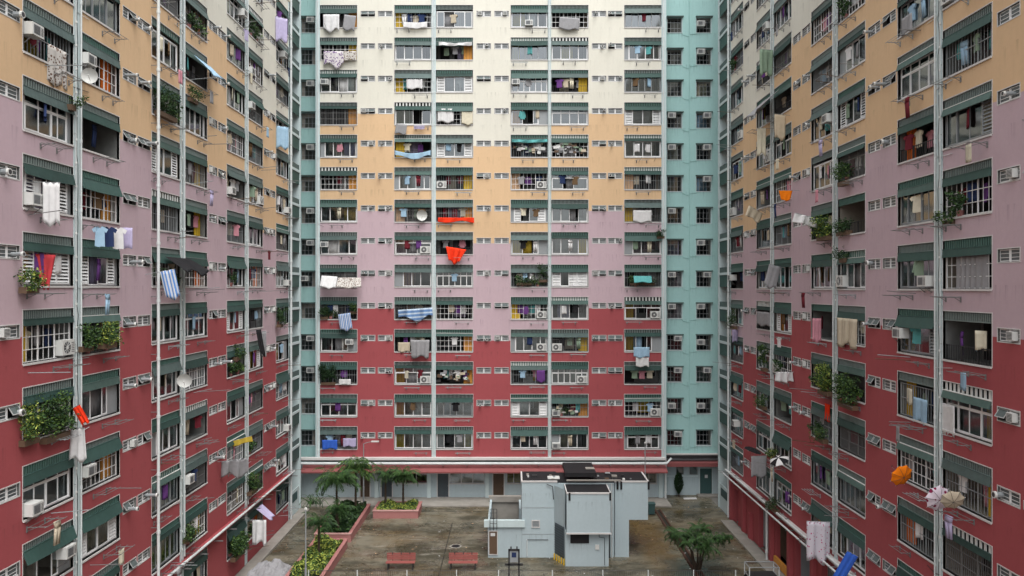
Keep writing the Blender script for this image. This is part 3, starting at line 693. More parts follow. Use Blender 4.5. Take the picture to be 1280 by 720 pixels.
# ================================================================== SIDE WINGS
def wing(key):
    left = key == 'L'
    X = -17.15 if left else 16.95
    if left: root = thing('apartment_block', 'side apartment wing beside the planters and palms, in apricot, mauve and crimson', 'building', (X, 0, 0), (0,0,R(90)), 'apartment blocks round the courtyard')
    else: root = thing('apartment_block', 'side apartment wing beside the drain channel, with umbrellas hung outside', 'building', (X, 0, 0), (0,0,R(-90)), 'apartment blocks round the courtyard')
    W = Wing(key, root, -.02 if left else -.14)
    s = 1 if left else -1                      # local x = s*depth
    starts = (27.4, 37.2, 47.0, 56.8) if left else (27.6, 37.5, 47.4, 57.3)
    bays = []
    for i, d in enumerate(starts[:3]):
        near = (d, 'A'); far = (d+B+.45, 'B' if i == 2 else 'A'); bays += [near, far]
    bays.append((starts[3], 'B'))
    d_ = starts[0]-9.85; bays = [(d_,'A'),(d_+B+.45,'A')]+bays; rn = random.Random(5)
    gaps = [(starts[0]-3.2, starts[0], 'A'), (starts[0]+6.73, starts[1], 'A'), (starts[1]+6.73, starts[2], 'A'), (starts[2]+6.73, starts[3], 'B')]
    end = 63.3 if left else 64.1
    lu = lambda d0, d1: (d0, d1) if left else (-d1, -d0)
    rd = random.Random(21 if left else 34)
    m = MB(); ZB = 3.6; kmax = 15 if left else 14
    for j, (d, g) in enumerate(bays):
        ci = len(bays)-1-j; u0, u1 = lu(d, d+B)
        ks = [k for k in range(0, 14) if vis(key, u0, k)] if j > 1 else list(range(5, 13))
        ks2 = ks+([14] if left and d > 40 else [])
        strip(m, u0, u1, 0 if left else ZB, ZTOPWALL, [(u0, u1, ztop(k)-H+W.dz, ztop(k)+W.dz) for k in ks2], g)
        for k in ks2:
            spec = OVER.get((key, ci, k)) or side_specs(rd)
            if j < 2: spec = rn.choice(['S1 nr','S2 nr','T1 nr','L1 nr','S7 nr','O nr dRy','O nr','T3 nr'])
            cell(W, ci, u0, k, spec, rd if j > 1 else rn)
    for j, (d0, d1, g) in enumerate(gaps):
        u0, u1 = lu(d0, d1)
        ks = [k for k in range(0, 14) if vis(key, u0, k, 60)]
        strip(m, u0, u1, 0 if left else ZB, ZTOPWALL, gap_holes(u0, u1, ks, W.dz), g)
        for k in ks: gap_cells(W, u0, u1, k, rd)
    u0, u1 = lu(starts[0]-31, starts[0]-9.85); strip(m, u0, u1, 0, ZTOPWALL, [], 'A'); u0, u1 = lu(starts[0]-9.85+B, starts[0]-9.85+B+.45); strip(m, u0, u1, 0, ZTOPWALL, [], 'A')
    u0, u1 = lu(starts[0]-9.85+2*B+.45, starts[0]-3.2); strip(m, u0, u1, 0, ZTOPWALL, [], 'A') if u1-u0 > .01 else None
    ob('wall', m, root)
    # piers between paired bays, pale aqua, with thin pipes
    for d in starts[:3]:
        a, b = lu(d+B, d+B+.45); m = MB(); m.box(a+.02, b-.02, -.03, .4, 0 if left else ZB, ZTOPWALL, 'aqua'); ob('pier', m, root)
        pipe_run(W, (b+.02) if left else (a-.03), 3.9, ZTOPWALL, .035, y=-.06)
        pipe_run(W, (a+.06) if left else (b-.06), 3.9, ZTOPWALL, .02, y=-.08)
    for d in starts[:3]:
        m = MB(); x_ = lu(d+B+.2, d+B+.2)[0]; z = 4.2; pts_ = []
        while z < ZTOPWALL: pts_.append((x_+rd.uniform(-.05,.05), -.05-rd.uniform(0,.03), z)); z += rd.uniform(.35,.8)
        m.tube(pts_, .011, 'steel_d', 4)
        for k in range(14):
            if rd.random() < .7: zz = ztop(k)-H-rd.uniform(.05,.5); m.tube([(x_, -.05, zz), (x_+rd.choice([-.3,.3]), -.05, zz-.05), (x_+rd.choice([-.9,.9]), -.03, zz+rd.uniform(-.1,.1))], .012, rd.choice(['steel_d','pvc']), 4)
        ob('cable_run', m, root)
    a, b = lu(starts[3]+B, starts[3]+B+.12); m = MB(); m.box(a, b, -.03, .4, 0, ZTOPWALL, 'aqua'); ob('pier', m, root)
    if left: pipe_run(W, starts[1]-.06, 0.2, ZTOPWALL, .07, y=-.35)
    pipe_run(W, lu(starts[3]+B+.2, 0)[0] if left else -(starts[3]+B+.25), 0.1, ZTOPWALL, .085, y=-.15)
    # landings at the far end
    l0, l1 = lu(starts[3]+B+.12, end)
    m = MB(); m.box(l0, l1, 1.1, 1.2, 0, ZTOPWALL, 'inner_b'); e0, e1 = (l1-.22, l1) if left else (l0, l0+.22)
    m.box(e0, e1, -.06, 1.1, 0, ZTOPWALL, 'aqua'); ob('landing_wall', m, root)
    LP = MB(); LP.box(0, l1-l0-.22, .02, .06, 0, .95, 'green_a'); LPm = LP.mesh('landing_screen')
    PP = MB(); PP.box(0, l1-l0-.22, .02, .07, 0, .42, 'green_c'); PPm = PP.mesh('parapet')
    SL = MB(); SL.box(0, l1-l0-.22, -.04, 1.1, 0, .2, 'aqua'); SLm = SL.mesh('landing')
    x0 = l0 if left else l0+.22
    for k in range(-1, 14):
        z = ztop(k)-.95
        s_ = ob('landing', SLm, root, (x0, 0, z)); ob('landing_screen', LPm, s_, (0, 0, -.95)); ob('parapet', PPm, s_, (0, 0, .2))
    m = MB(); m.box(x0, x0+(l1-l0-.22), .0, .05, 0, 2.0, 'aqua'); m.box(x0+.5, x0+l1-l0-.9, -.02, -.003, 1.1, 1.75, 'teal_d'); ob('landing_base', m, root)
    # core volume and roof
    a, b = lu(starts[0]-31, end); m = MB(); m.box(a, b, 1.62, 13, 0, ZTOPWALL, 'concrete'); m.box(a, b, -.1, 13, ZTOPWALL, ZTOPWALL+1, 'cream')
    m.box(a, a+.01 if left else a+.01, .02, 1.62, 0, ZTOPWALL, 'concrete'); ob('core', m, root)
    # ledge with long pipes at first-floor level
    a, b = lu(starts[0]-6, starts[3]+B+.1)
    m = MB(); m.box(a, b, -.32, -.001, 3.62, 3.74, 'rim' if not left else 'red'); ob('ledge', m, root)
    m = MB(); m.cyl((a,-.42,3.85),(b,-.42,3.85),.07,'pvc',n=8); ob('horizontal_pipe', m, root)
    if not left:
        m = MB(); m.cyl((a,-.68,3.62),(b,-.68,3.62),.055,'pvc',n=8); ob('horizontal_pipe', m, root)
    m = MB(); x = a+1
    while x < b: m.box(x, x+.05, -.74, 0, 3.5, 3.55, 'steel'); x += 2.2
    ob('pipe_bracket', m, root)
    return W, starts, lu
# hand-set balconies on the wings: (wing, column from the far corner (0-based), floor row from the top)
OVER = {
 ('L',6,5):'O aLw L3', ('L',5,5):'O dRo aLw', ('L',6,6):'T4 L1', ('L',5,6):'O L1 aw', ('L',6,7):'L2 aLw', ('L',5,7):'O dRt L3', ('L',6,8):'L3 dLt', ('L',5,8):'L2 L1',
 ('L',6,9):'O dLy aRo L3', ('L',5,9):'O dRy PP', ('L',6,10):'O PP', ('L',5,10):'S6', ('L',6,11):'T1 aLw', ('L',5,11):'O dRt aLw L1', ('L',6,12):'S6 aRw', ('L',5,12):'L1',
 ('L',4,5):'O PP', ('L',3,5):'S4', ('L',4,4):'S1', ('L',3,4):'O L3', ('L',4,6):'L1', ('L',3,6):'O dRy L2', ('L',4,7):'O L2', ('L',3,7):'O dRy L3', ('L',4,8):'O PP', ('L',3,8):'O dRo',
 ('L',4,9):'S1 L2', ('L',3,9):'T1', ('L',4,10):'S4 L1', ('L',3,10):'O L4', ('L',4,11):'S5', ('L',3,11):'O L2', ('L',4,12):'S7', ('L',3,12):'O aLw', ('L',4,13):'S7', ('L',3,13):'O dRy P',
 ('L',2,8):'S2 L2 P', ('L',2,9):'L1', ('L',1,12):'O P', ('L',0,14):'S7', ('L',2,13):'O', ('L',1,13):'O P', ('L',2,14):'O PP', ('L',0,5):'S3', ('L',0,9):'S7 P', ('L',1,7):'S1',
 ('R',6,5):'O', ('R',5,5):'T1', ('R',6,6):'L4 L1', ('R',5,6):'O dLo', ('R',6,7):'O P', ('R',5,7):'S7 L1', ('R',6,8):'O L1', ('R',5,8):'S7 aRw',
 ('R',6,9):'O L3', ('R',5,9):'L4 aLw dLy L1', ('R',6,10):'T1 dRy', ('R',5,10):'O L3 dLy', ('R',6,11):'O dRy L2', ('R',5,11):'O', ('R',6,12):'O', ('R',5,12):'O dLo L1',
 ('R',4,5):'L1', ('R',3,5):'S2 aRw', ('R',4,6):'O P', ('R',3,6):'S1', ('R',4,7):'O', ('R',3,7):'O PP', ('R',4,8):'S2 aLo', ('R',3,8):'S1 dLt', ('R',4,9):'O', ('R',3,9):'O L2',
 ('R',4,10):'O PP', ('R',3,10):'O PP', ('R',4,11):'O L2', ('R',3,11):'O P L2', ('R',4,12):'S7', ('R',3,12):'S7', ('R',4,13):'S1', ('R',3,13):'O dLt L1',
 ('R',2,12):'S1', ('R',1,12):'T2', ('R',1,13):'S1', ('R',0,11):'S7',
}
WL, stL, luL = wing('L')
WR, stR, luR = wing('R')
# ground floor of the drain-side wing: red wall, pilasters, shutters
root = WR.root
m = MB(); ZB = 3.6
op = [(-60.0,-58.9,.1,2.6),(-54.0,-51.6,.1,3.0),(-50.6,-48.2,.6,2.9),(-47.0,-44.4,.1,3.0),(-43.0,-40,.1,3.0)]
strip(m, -(stR[3]+B), -(stR[0]-31), 0, ZB, op, 'A', 'red', .15); m.face([(-(stR[3]+B),0,ZB),(-(stR[0]-31),0,ZB),(-(stR[0]-31),.15,ZB),(-(stR[3]+B),.15,ZB)],'dark')
ob('ground_floor_wall', m, root)
for i, (a, b, c, d) in enumerate(op):
    q = MB(); q.box(a, b, .45, .5, c, d, ['slate','alu_g','dark','slate','dark'][i])  # near-black panels paint the shade inside open bays
    n = int((b-a)/.18)
    for j in range(n): q.box(a+(b-a)*j/n, a+(b-a)*j/n+.03, .42, .449, c, d, 'alu_g' if i != 2 else 'brown')
    sh = ob('shutter', q, root)
    q = MB(); q.box(a-.08,a,.1,.45,0,d,'red'); q.box(b,b+.08,.1,.45,0,d,'red'); q.box(a-.08,b+.08,.08,.45,d,d+.1,'red'); ob('shutter_frame', q, sh)
for x in (-60.4,-57.2,-55.6,-51.1,-47.7,-44.0):
    q = MB(); q.box(x-.2, x+.2, -.12, .14, 0, 3.55 if x != -55.6 else 1.9, 'red'); ob('pilaster', q, root)
pipe_run(WR, -51.25, 0, 3.6, .07, y=-.25)
q = MB(); q.box(-50.6,-48.2,-.02,.14,.1,.6,'tan'); ob('panel', q, root)
# ================================================================== GROUND
def ground_mat():
    m, nt, p = new_mat('wet_concrete'); N = nt.nodes; L = nt.links
    geo = N.new('ShaderNodeNewGeometry')
    def noise(s, d, r=.6, sc=(1,1,1)):
        mp = N.new('ShaderNodeMapping'); mp.inputs['Scale'].default_value = sc; L.new(geo.outputs['Position'], mp.inputs['Vector'])
        n = N.new('ShaderNodeTexNoise'); n.inputs['Scale'].default_value = s; n.inputs['Detail'].default_value = d; n.inputs['Roughness'].default_value = r; L.new(mp.outputs[0], n.inputs['Vector']); return n.outputs['Fac']
    def mr(x, a, b, c=0, d=1):
        r = N.new('ShaderNodeMapRange'); r.inputs[1].default_value = a; r.inputs[2].default_value = b; r.inputs[3].default_value = c; r.inputs[4].default_value = d; L.new(x, r.inputs[0]); return r.outputs[0]
    def mix(f, a, b):
        x = N.new('ShaderNodeMix'); x.data_type = 'RGBA'; L.new(f, x.inputs[0])
        for i, c in ((6, a), (7, b)):
            if isinstance(c, tuple): x.inputs[i].default_value = (*c, 1)
            else: L.new(c, x.inputs[i])
        return x.outputs[2]
    c = mix(mr(noise(.22, 10, .78, (.6,1,1)), .45, .56), (.050, .045, .027), (.165, .15, .11))
    c = mix(mr(noise(.33, 8, .75, (.45,1,1)), .5, .64, 0, .65), c, (.13, .088, .035))
    c = mix(mr(noise(.7, 10, .8, (.4,1.2,1)), .53, .61, 0, .8), c, (.045, .045, .032))
    c = mix(mr(noise(.9, 10, .85, (.35,1.3,1)), .55, .62, 0, .62), c, (.30, .285, .24))
    sx = N.new('ShaderNodeSeparateXYZ'); L.new(geo.outputs['Position'], sx.inputs[0])
    def band(o, c0, wd):
        a = N.new('ShaderNodeMath'); a.operation = 'SUBTRACT'; L.new(o, a.inputs[0]); a.inputs[1].default_value = c0
        b = N.new('ShaderNodeMath'); b.operation = 'ABSOLUTE'; L.new(a.outputs[0], b.inputs[0])
        nn = N.new('ShaderNodeMath'); nn.operation = 'MULTIPLY_ADD'; L.new(noise(.8, 6, .7), nn.inputs[0]); nn.inputs[1].default_value = wd*1.3; L.new(b.outputs[0], nn.inputs[2])
        return mr(nn.outputs[0], wd*1.1, wd*1.9, 1, 0)
    mu = N.new('ShaderNodeMath'); mu.operation = 'MULTIPLY'; L.new(band(sx.outputs[0], 9.9, 1.3), mu.inputs[0]); L.new(band(sx.outputs[1], 56, 6), mu.inputs[1])
    m2 = N.new('ShaderNodeMath'); m2.operation = 'MULTIPLY'; L.new(mu.outputs[0], m2.inputs[0]); m2.inputs[1].default_value = .85
    c = mix(m2.outputs[0], c, (.13, .085, .03))
    L.new(c, p.inputs['Base Color'])
    L.new(mr(noise(.3, 6, .7), .46, .56, .16, .8), p.inputs['Roughness'])
    b = N.new('ShaderNodeBump'); b.inputs['Strength'].default_value = .25; b.inputs['Distance'].default_value = .03; L.new(noise(12, 5), b.inputs['Height']); L.new(b.outputs[0], p.inputs['Normal'])
    return m
M['wet'] = ground_mat()
M['ground'] = mat('far_ground', (.16,.155,.14), .9, var=.3, scale=.4)
m = MB(); m.face([(-600,-600,-.02),(600,-600,-.02),(600,900,-.02),(-600,900,-.02)], 'ground'); struct('ground', m)
m = MB(); m.face([(-17.0,-3.3,0),(16.9,-3.3,0),(16.9,69,0),(-17.0,69,0)], 'wet'); struct('courtyard_paving', m)
M['joint'] = mat('joint_dark', (.03,.028,.022), .9)
m = MB()
def strip2(m, pts, w, mn, z=.004):
    for (x0,y0),(x1,y1) in zip(pts, pts[1:]):
        d = Vector((x1-x0, y1-y0)).normalized(); n = Vector((-d.y, d.x))*w/2
        m.face([(x0-n.x,y0-n.y,z),(x1-n.x,y1-n.y,z),(x1+n.x,y1+n.y,z),(x0+n.x,y0+n.y,z)], mn)
strip2(m, [(-4.55,59.6),(-4.55,46)], .07, 'joint'); strip2(m, [(-11.2,49.75),(11.3,49.75)], .06, 'joint'); strip2(m, [(-7.2,62.6),(-1.5,62.6)], .10, 'joint')
strip2(m, [(-16.9,54.6),(-13.4,54.6)], .06, 'joint'); strip2(m, [(12.0,56.2),(16.5,56.2)], .05, 'joint'); strip2(m, [(-4.5,56),(-1.7,56)], .05, 'joint')
strip2(m, [(2.0,49.0),(2.0,46)], .05, 'joint')
struct('paving_joints', m)
M['rustkerb'] = mat('rusty_kerb', (.07,.032,.022), .7, var=.4, scale=5)
m = MB(); m.box(11.45, 11.6, 46, 63, 0.002, .07, 'rustkerb'); m.box(11.85, 11.97, 46, 63, 0.002, .07, 'rustkerb'); strip2(m, [(11.72,46),(11.72,63)], .25, 'joint', .006); struct('drain_channel', m)
rdl = random.Random(77); m = MB()
for i in range(520):
    x = rdl.uniform(-16,16); y = rdl.uniform(46,65); a = rdl.uniform(0,6.28); l = rdl.uniform(.04,.11); c_, s_ = math.cos(a)*l, math.sin(a)*l
    m.face([(x-c_,y-s_,.012),(x+s_*.5,y-c_*.5,.02),(x+c_,y+s_,.012),(x-s_*.5,y+c_*.5,.02)], rdl.choice(['brown','bark','leaf_d','signwhite','buff','bark','steel_d']))
struct('fallen_leaves', m, 'stuff')
# kerb along the wings
m = MB(); m.box(-17.1,-16.3,40,63,.003,.14,'concrete'); struct('kerb', m)
m = MB(); m.box(16.0,16.9,40,60,.003,.10,'concrete'); struct('kerb', m)
# manhole
m = MB(); m.cyl((0,0,0.003),(0,0,.02),.42,'concrete',n=24); m.cyl((0,0,.0205),(0,0,.026),.30,'black',n=24)
thing('manhole_cover', 'round dark manhole with pale rim in the wet paving', 'manhole', (-3.9,54.15,0), data=m.mesh('manhole_cover'))
# ================================================================== PUMP HOUSE
ph = thing('pump_house', 'pale blue flat-roofed pump house with black roofs in the courtyard', 'building', (3.5, 52, 0))
def pb(name, fn, parent=ph):
    m = MB(); fn(m); return ob(name, m, parent, (-3.5,-52,0) if parent is ph else (0,0,0))
W_ = 'bluegrey'
def body(m):
    m.box(.65, 3.0, 51.9, 54.6, 0, 5.05, W_); m.box(3.0, 6.8, 52.0, 54.6, 0, 4.9, W_)
    m.box(6.85, 7.78, 52.0, 54.6, 0, 2.47, W_); m.box(6.85, 9.05, 52.0, 54.6, 2.475, 5.02, W_)
    # chamfer wall between main block and front tower
    m.face([(2.8,51.89,0),(3.43,50.6,0),(3.43,50.6,4.8),(2.8,51.89,4.8)], W_)
    m.box(3.43, 6.22, 50.25, 52, 0, 2.25, W_); m.box(3.5, 6.28, 49.85, 52, 2.255, 4.82, W_)
pb('wall', body)
def edges(m):
    for (a,b,c,d,z) in ((.6,3.0,51.86,51.95,5.0),(6.82,9.1,51.96,52.05,4.97),(3.47,6.31,49.81,49.9,4.76)):
        m.box(a,b,c,d,z,z+.1,'rim')
    m.box(9.0,9.1,52.05,54.6,4.97,5.07,'rim'); m.box(.6,.7,51.95,54.6,5.0,5.1,'rim'); m.box(3.47,3.53,49.9,52,4.76,4.86,'rim'); m.box(6.25,6.31,49.9,52,4.76,4.86,'rim')
    m.box(3.45,6.33,49.80,49.88,2.2,2.29,'rim')
pb('coping', edges)
def roofs(m):
    m.box(.7,3.05,51.95,54.65,5.052,5.075,'black'); m.box(6.8,9.0,52.05,54.65,5.022,5.045,'black'); m.box(3.53,6.25,49.9,52.6,4.822,4.84,'black'); m.box(3.05,6.8,52.1,54.65,4.92,5.0,'black')
    m.box(3.55,5.6,51.9,55.0,5.35,5.62,'black'); m.box(3.7,3.8,52.2,52.3,5.0,5.35,'black'); m.box(5.3,5.4,52.2,52.3,5.0,5.35,'black')
    for x in (3.6, 6.2, 6.95, 7.2, 9.02): m.box(x,x+.13,49.8 if x < 6.3 else 51.94,49.84 if x < 6.3 else 51.985,4.35 if x < 6.3 else 4.5,4.85 if x < 6.3 else 5.05,'black')
pb('roof', roofs)
def slabs(m):
    m.box(2.4,3.2,52.4,53.1,5.08,5.14,'ac'); m.box(5.0,5.6,52.9,53.4,5.63,5.67,'concrete'); m.box(3.6,7.2,51.7,51.85,5.12,5.2,'concrete')
pb('roof_slab', slabs)
def vent(m): 
    bars(m,1.3,1.86,2.0,2.5,.05,'rim',51.84,.04)
    for i in range(6): m.box(1.35,1.81,51.85,51.885,2.05+i*.07,2.09+i*.07,'alu_g')
pb('louvre_vent', vent)
def dk(m): m.box(3.75,4.95,50.2,50.245,1.5,2.2,'black')
pb('window', dk)
def dor(m):
    p = Vector((2.86,51.75)); q = Vector((3.40,50.65)); n = Vector((-(q-p).y,(q-p).x)).normalized()*-.03
    m.face([(p.x+n.x,p.y+n.y,.35),(q.x+n.x,q.y+n.y,.35),(q.x+n.x,q.y+n.y,2.4),(p.x+n.x,p.y+n.y,2.4)],'slate')
    for i in range(12):
        z = .45+i*.16; m.face([(p.x+n.x*2,p.y+n.y*2,z),(q.x+n.x*2,q.y+n.y*2,z),(q.x+n.x*2,q.y+n.y*2,z+.03),(p.x+n.x*2,p.y+n.y*2,z+.03)],'steel_d')
door_ = pb('door', dor)
def yb(m):
    for i in range(5): m.box(2.75+i*.14, 2.83+i*.14, 51.5-i*.26, 51.62-i*.26, 0, .38, 'yellow')
pb('yellow_footing', yb)
# open-topped yard beside it
def yard(m):
    m.box(-1.6,.64,51.9,52.05,0,2.05,W_); m.box(-1.85,.85,51.75,52.05,2.055,2.5,'aqua'); m.box(-1.6,-1.45,52.06,57.2,0,2.5,W_); m.box(-1.6,.9,57.05,57.2,0,2.3,'concrete'); m.box(-1.7,.9,56.9,57.3,2.31,2.72,'concrete')
    m.box(.5,.65,54.6,57.05,0,2.5,W_); m.box(-1.44,.49,52.06,57.04,1.0,1.05,'black')  # black sheet paints the shaded inside of the open yard
pb('yard_wall', yard)
def brd(m): m.box(-1.5,-1.0,51.84,51.89,.25,1.75,'brown'); m.box(-1.42,-1.12,51.82,51.838,1.45,1.65,'signwhite'); bars(m,-1.56,-.94,.2,1.8,.05,'rim',51.83,.06)
pb('meter_cupboard', brd)
def lad(m):
    for x in (-1.45,-1.0,-1.22): m.cyl((x,51.6,1.9),(x,51.6,3.3),.02,'steel_d',n=5)
    for z in (2.0,2.35,2.7,3.05,3.3): m.cyl((-1.45,51.6,z),(-1.0,51.6,z),.018,'steel_d',n=5)
pb('ladder', lad)
def dps(m):
    m.cyl((6.45,51.8,0),(6.45,51.8,4.6),.05,'steel_d',n=6); m.cyl((6.62,51.9,0),(6.62,51.9,4.9),.04,'pvc',n=6); m.tube([(2.3,51.8,4.9),(2.7,51.75,4.75),(2.75,51.75,3.9)],.03,'steel_d')
pb('downpipe', dps)
def fix(m):
    m.box(3.1,3.35,51.95,51.99,3.6,3.9,'alu_g'); m.cyl((1.0,51.86,.1),(1.0,51.86,1.2),.03,'pvc',n=6); m.cyl((1.0,51.86,1.2),(2.4,51.86,1.2),.02,'steel_d',n=5)
    for z in (1.55, 3.3): m.box(.66,2.98,51.885,51.897,z,z+.025,'alu_g')
    m.tube([(5.6,50.2,2.2),(5.6,50.2,1.9),(5.95,50.2,1.85),(5.95,50.2,.1)],.018,'steel_d',5); m.box(5.35,5.6,50.18,50.24,1.1,1.4,'ac')
pb('conduit', fix)
def deb(m):
    rq = random.Random(4)
    for i in range(26):
        x = rq.uniform(.9,8.7); y = rq.uniform(52.2,54.4)
        if 2.9 < x < 5.7: continue
        a = rq.uniform(.04,.18); m.box(x-a,x+a,y-a,y+a,5.08,5.1+rq.uniform(.02,.12),rq.choice(['concrete','brown','ac','steel_d','alu_g']))
pb('roof_debris', deb)
# ================================================================== COURTYARD OBJECTS
# benches
def bench_parts():
    s = MB(); b = MB(); l = MB()
    for i in range(4): s.box(-.92,.92,-.42+i*.115,-.42+i*.115+.095,.42,.46,'bench')
    for i in range(4): b.box(-.92,.92,.06+i*.02,.09+i*.02,.50+i*.11,.59+i*.11,'bench')
    for x in (-.55,0,.55): b.box(x-.03,x+.03,.115,.15,.42,.95,'steel_d')
    l.box(-.03,.03,-.4,-.35,0,.42,'steel_d'); l.box(-.03,.03,.06,.12,0,.46,'steel_d'); l.box(-.03,.03,-.4,.1,.38,.415,'steel_d')
    return s.mesh('seat'), b.mesh('backrest'), l.mesh('leg')
BS, BB, BL = bench_parts()
for x, lab in ((-7.1,'terracotta slatted bench standing beside the flower planters'), (-3.12,'terracotta slatted bench standing near the manhole and pump house')):
    e = thing('park_bench', lab, 'bench', (x,50.0,0), group='benches in the courtyard')
    ob('seat', BS, e); ob('backrest', BB, e); ob('leg', BL, e, (-.78,0,0)); ob('leg', BL, e, (.78,0,0))
# planters
def planter(x0,x1,y0,y1,lab):
    e = thing('planter', lab, 'planter', ((x0+x1)/2,(y0+y1)/2,0), group='pink tiled planters')
    cx, cy = (x0+x1)/2, (y0+y1)/2; m = MB(); t = .2; h = .55
    a,b,c,d = x0-cx,x1-cx,y0-cy,y1-cy
    m.box(a,b,c,c+t,0,h,'planter'); m.box(a,b,d-t,d,0,h,'planter'); m.box(a,a+t,c+t,d-t,0,h,'planter'); m.box(b-t,b,c+t,d-t,0,h,'planter'); ob('planter_wall', m, e)
    m = MB(); m.box(a-.04,b+.04,c-.04,c+t,h+.001,h+.07,'rim'); m.box(a-.04,b+.04,d-t,d+.04,h+.001,h+.07,'planter'); m.box(a-.04,a+t,c+t,d-t,h+.001,h+.07,'planter'); m.box(b-t,b+.04,c+t,d-t,h+.001,h+.07,'planter')
    m.mats[m.mats.index('rim')] = 'buff_pink'; ob('coping', m, e)
    m = MB(); m.box(a+t,b-t,c+t,d-t,.3,.48,'soil'); ob('soil', m, e)
M['buff_pink'] = mat('pink_coping', (.46,.27,.25), .8, var=.15)
planter(-10.8,-7.3,60.7,63.3,'pink tiled planter with yellow-green shrubs by the facing block')
planter(-13.9,-11.35,55.0,62.6,'long pink tiled planter filled with dark ferns under palms')
planter(-13.6,-11.35,46.5,53.9,'pink tiled planter of bright variegated shrubs by the lamp post')
def shrubbery(x0,x1,y0,y1,z,n,seed,mats,leaf,h,name,lab):
    rd = random.Random(seed); m = MB()
    for i in range(n):
        x = rd.uniform(x0,x1); y = rd.uniform(y0,y1); hh = h*(.55+.45*math.sin(x*3.1+1)*math.cos(y*2.3))
        p = Vector((x,y,z+rd.random()**.6*max(.15,hh)))
        a = Vector((rd.uniform(-1,1),rd.uniform(-1,1),rd.uniform(-.2,.9))).normalized(); b = a.orthogonal().normalized(); b.rotate(Matrix.Rotation(rd.uniform(0,6.28),3,a)); l = leaf*rd.uniform(.6,1.3)
        m.face([p-a*l,p+b*l*.45,p+a*l,p-b*l*.45], rd.choice(mats))
    o = ob(name, m); o['kind'] = 'stuff'; o['label'] = lab; return o
shrubbery(-10.55,-7.55,60.95,63.0,.45,3800,3,['leaf_y','leaf_y','leaf_l','leaf_m','leaf_d'],.10,.5,'variegated_ground_cover','yellow and green leafy ground cover in the planter by the facing block')
shrubbery(-13.35,-11.6,46.8,53.6,.45,7500,4,['leaf_y','leaf_y','leaf_l','leaf_m','leaf_d'],.10,.75,'variegated_ground_cover','yellow and green leafy ground cover in the planter by the lamp post')
shrubbery(-13.6,-11.6,55.3,62.3,.45,7000,5,['leaf_d','leaf_d','leaf_m'],.13,.8,'fern_ground_cover','dark fern ground cover in the long planter')
# palms
def fronds(m, origin, r, nf, rd, mats, up=(-5,82), wd=.016):
    for f in range(nf):
        az = 2*math.pi*f/nf+rd.uniform(-.3,.3); el = R(rd.uniform(*up)); L_ = r*rd.uniform(.65,1.25); seg = 9; dr = rd.uniform(.7,1.3)
        d = Vector((math.cos(az),math.sin(az),0)); prev = origin.copy(); p = prev; ang = el
        for s in range(seg):
            ang -= (R(9)+abs(el)*.09)*(.35+s*.15)*dr
            p = prev+(d*math.cos(ang)+Vector((0,0,math.sin(ang))))*(L_/seg)
            m.cyl(prev, p, .011, 'leaf_m', n=3, cap=False)
            side = d.cross(Vector((0,0,1))).normalized()
            for q in range(4):
                if rd.random() < .12: continue
                b = prev.lerp(p, (q+.5)/4); ll = r*.25*rd.uniform(.6,1.3)*(math.sin(math.pi*min(1,(s+q/4+1)/(seg+.6)))*.8+.25)
                for sg in (-1,1):
                    tip = b+side*sg*ll*rd.uniform(.6,.9)+d*ll*.45+Vector((0,0,-ll*rd.uniform(.2,.8))); w = d*wd*max(1,r)
                    m.face([b-w, b+w, tip+w*.15, tip-w*.15], mats[rd.randrange(len(mats))])
            prev = p
def palm(x, y, z, h, r, nf, seed, lab, mats=('leaf_d','leaf_m','leaf_d'), lean=0.):
    rd = random.Random(seed); e = thing('palm_tree', lab, 'palm tree', (x,y,z), group='palms in the planters')
    m = MB(); n = 7; px_ = Vector((0,0,0))
    for i in range(n):
        q = Vector((lean*((i+1)/n)**2, 0, h*(i+1)/n)); m.cyl(px_, q, .10-.03*i/n, 'bark', .09-.03*(i+1)/n, n=8); m.cyl(q-Vector((0,0,.03)), q, .11-.03*i/n, 'bark', n=8); px_ = q
    ob('trunk', m, e)
    m = MB(); fronds(m, px_, r, nf, rd, mats); ob('crown', m, e)
palm(-12.5,50.6,.45,2.2,1.25,34,1,'dark slim palm rising from the variegated shrubs by the lamp post')
palm(-12.9,57.5,.45,3.3,1.9,44,2,'tallest leafy palm in the long fern planter', ('leaf_m','leaf_m','leaf_d'))
palm(-12.0,60.0,.45,3.6,1.85,44,3,'broad bright palm at the facing block end of the fern planter', ('leaf_m','leaf_d','leaf_l'))
palm(-12.4,55.7,.45,1.6,1.35,30,7,'low drooping palm at the near end of the fern planter')
palm(-8.65,62.1,.45,2.5,1.5,36,4,'palm in the shrub planter, straight trunk, next to the open paving', ('leaf_m','leaf_d','leaf_m'))
palm(-10.1,62.4,.45,2.6,1.35,32,5,'darker palm in the shrub planter, next to the fern planter')
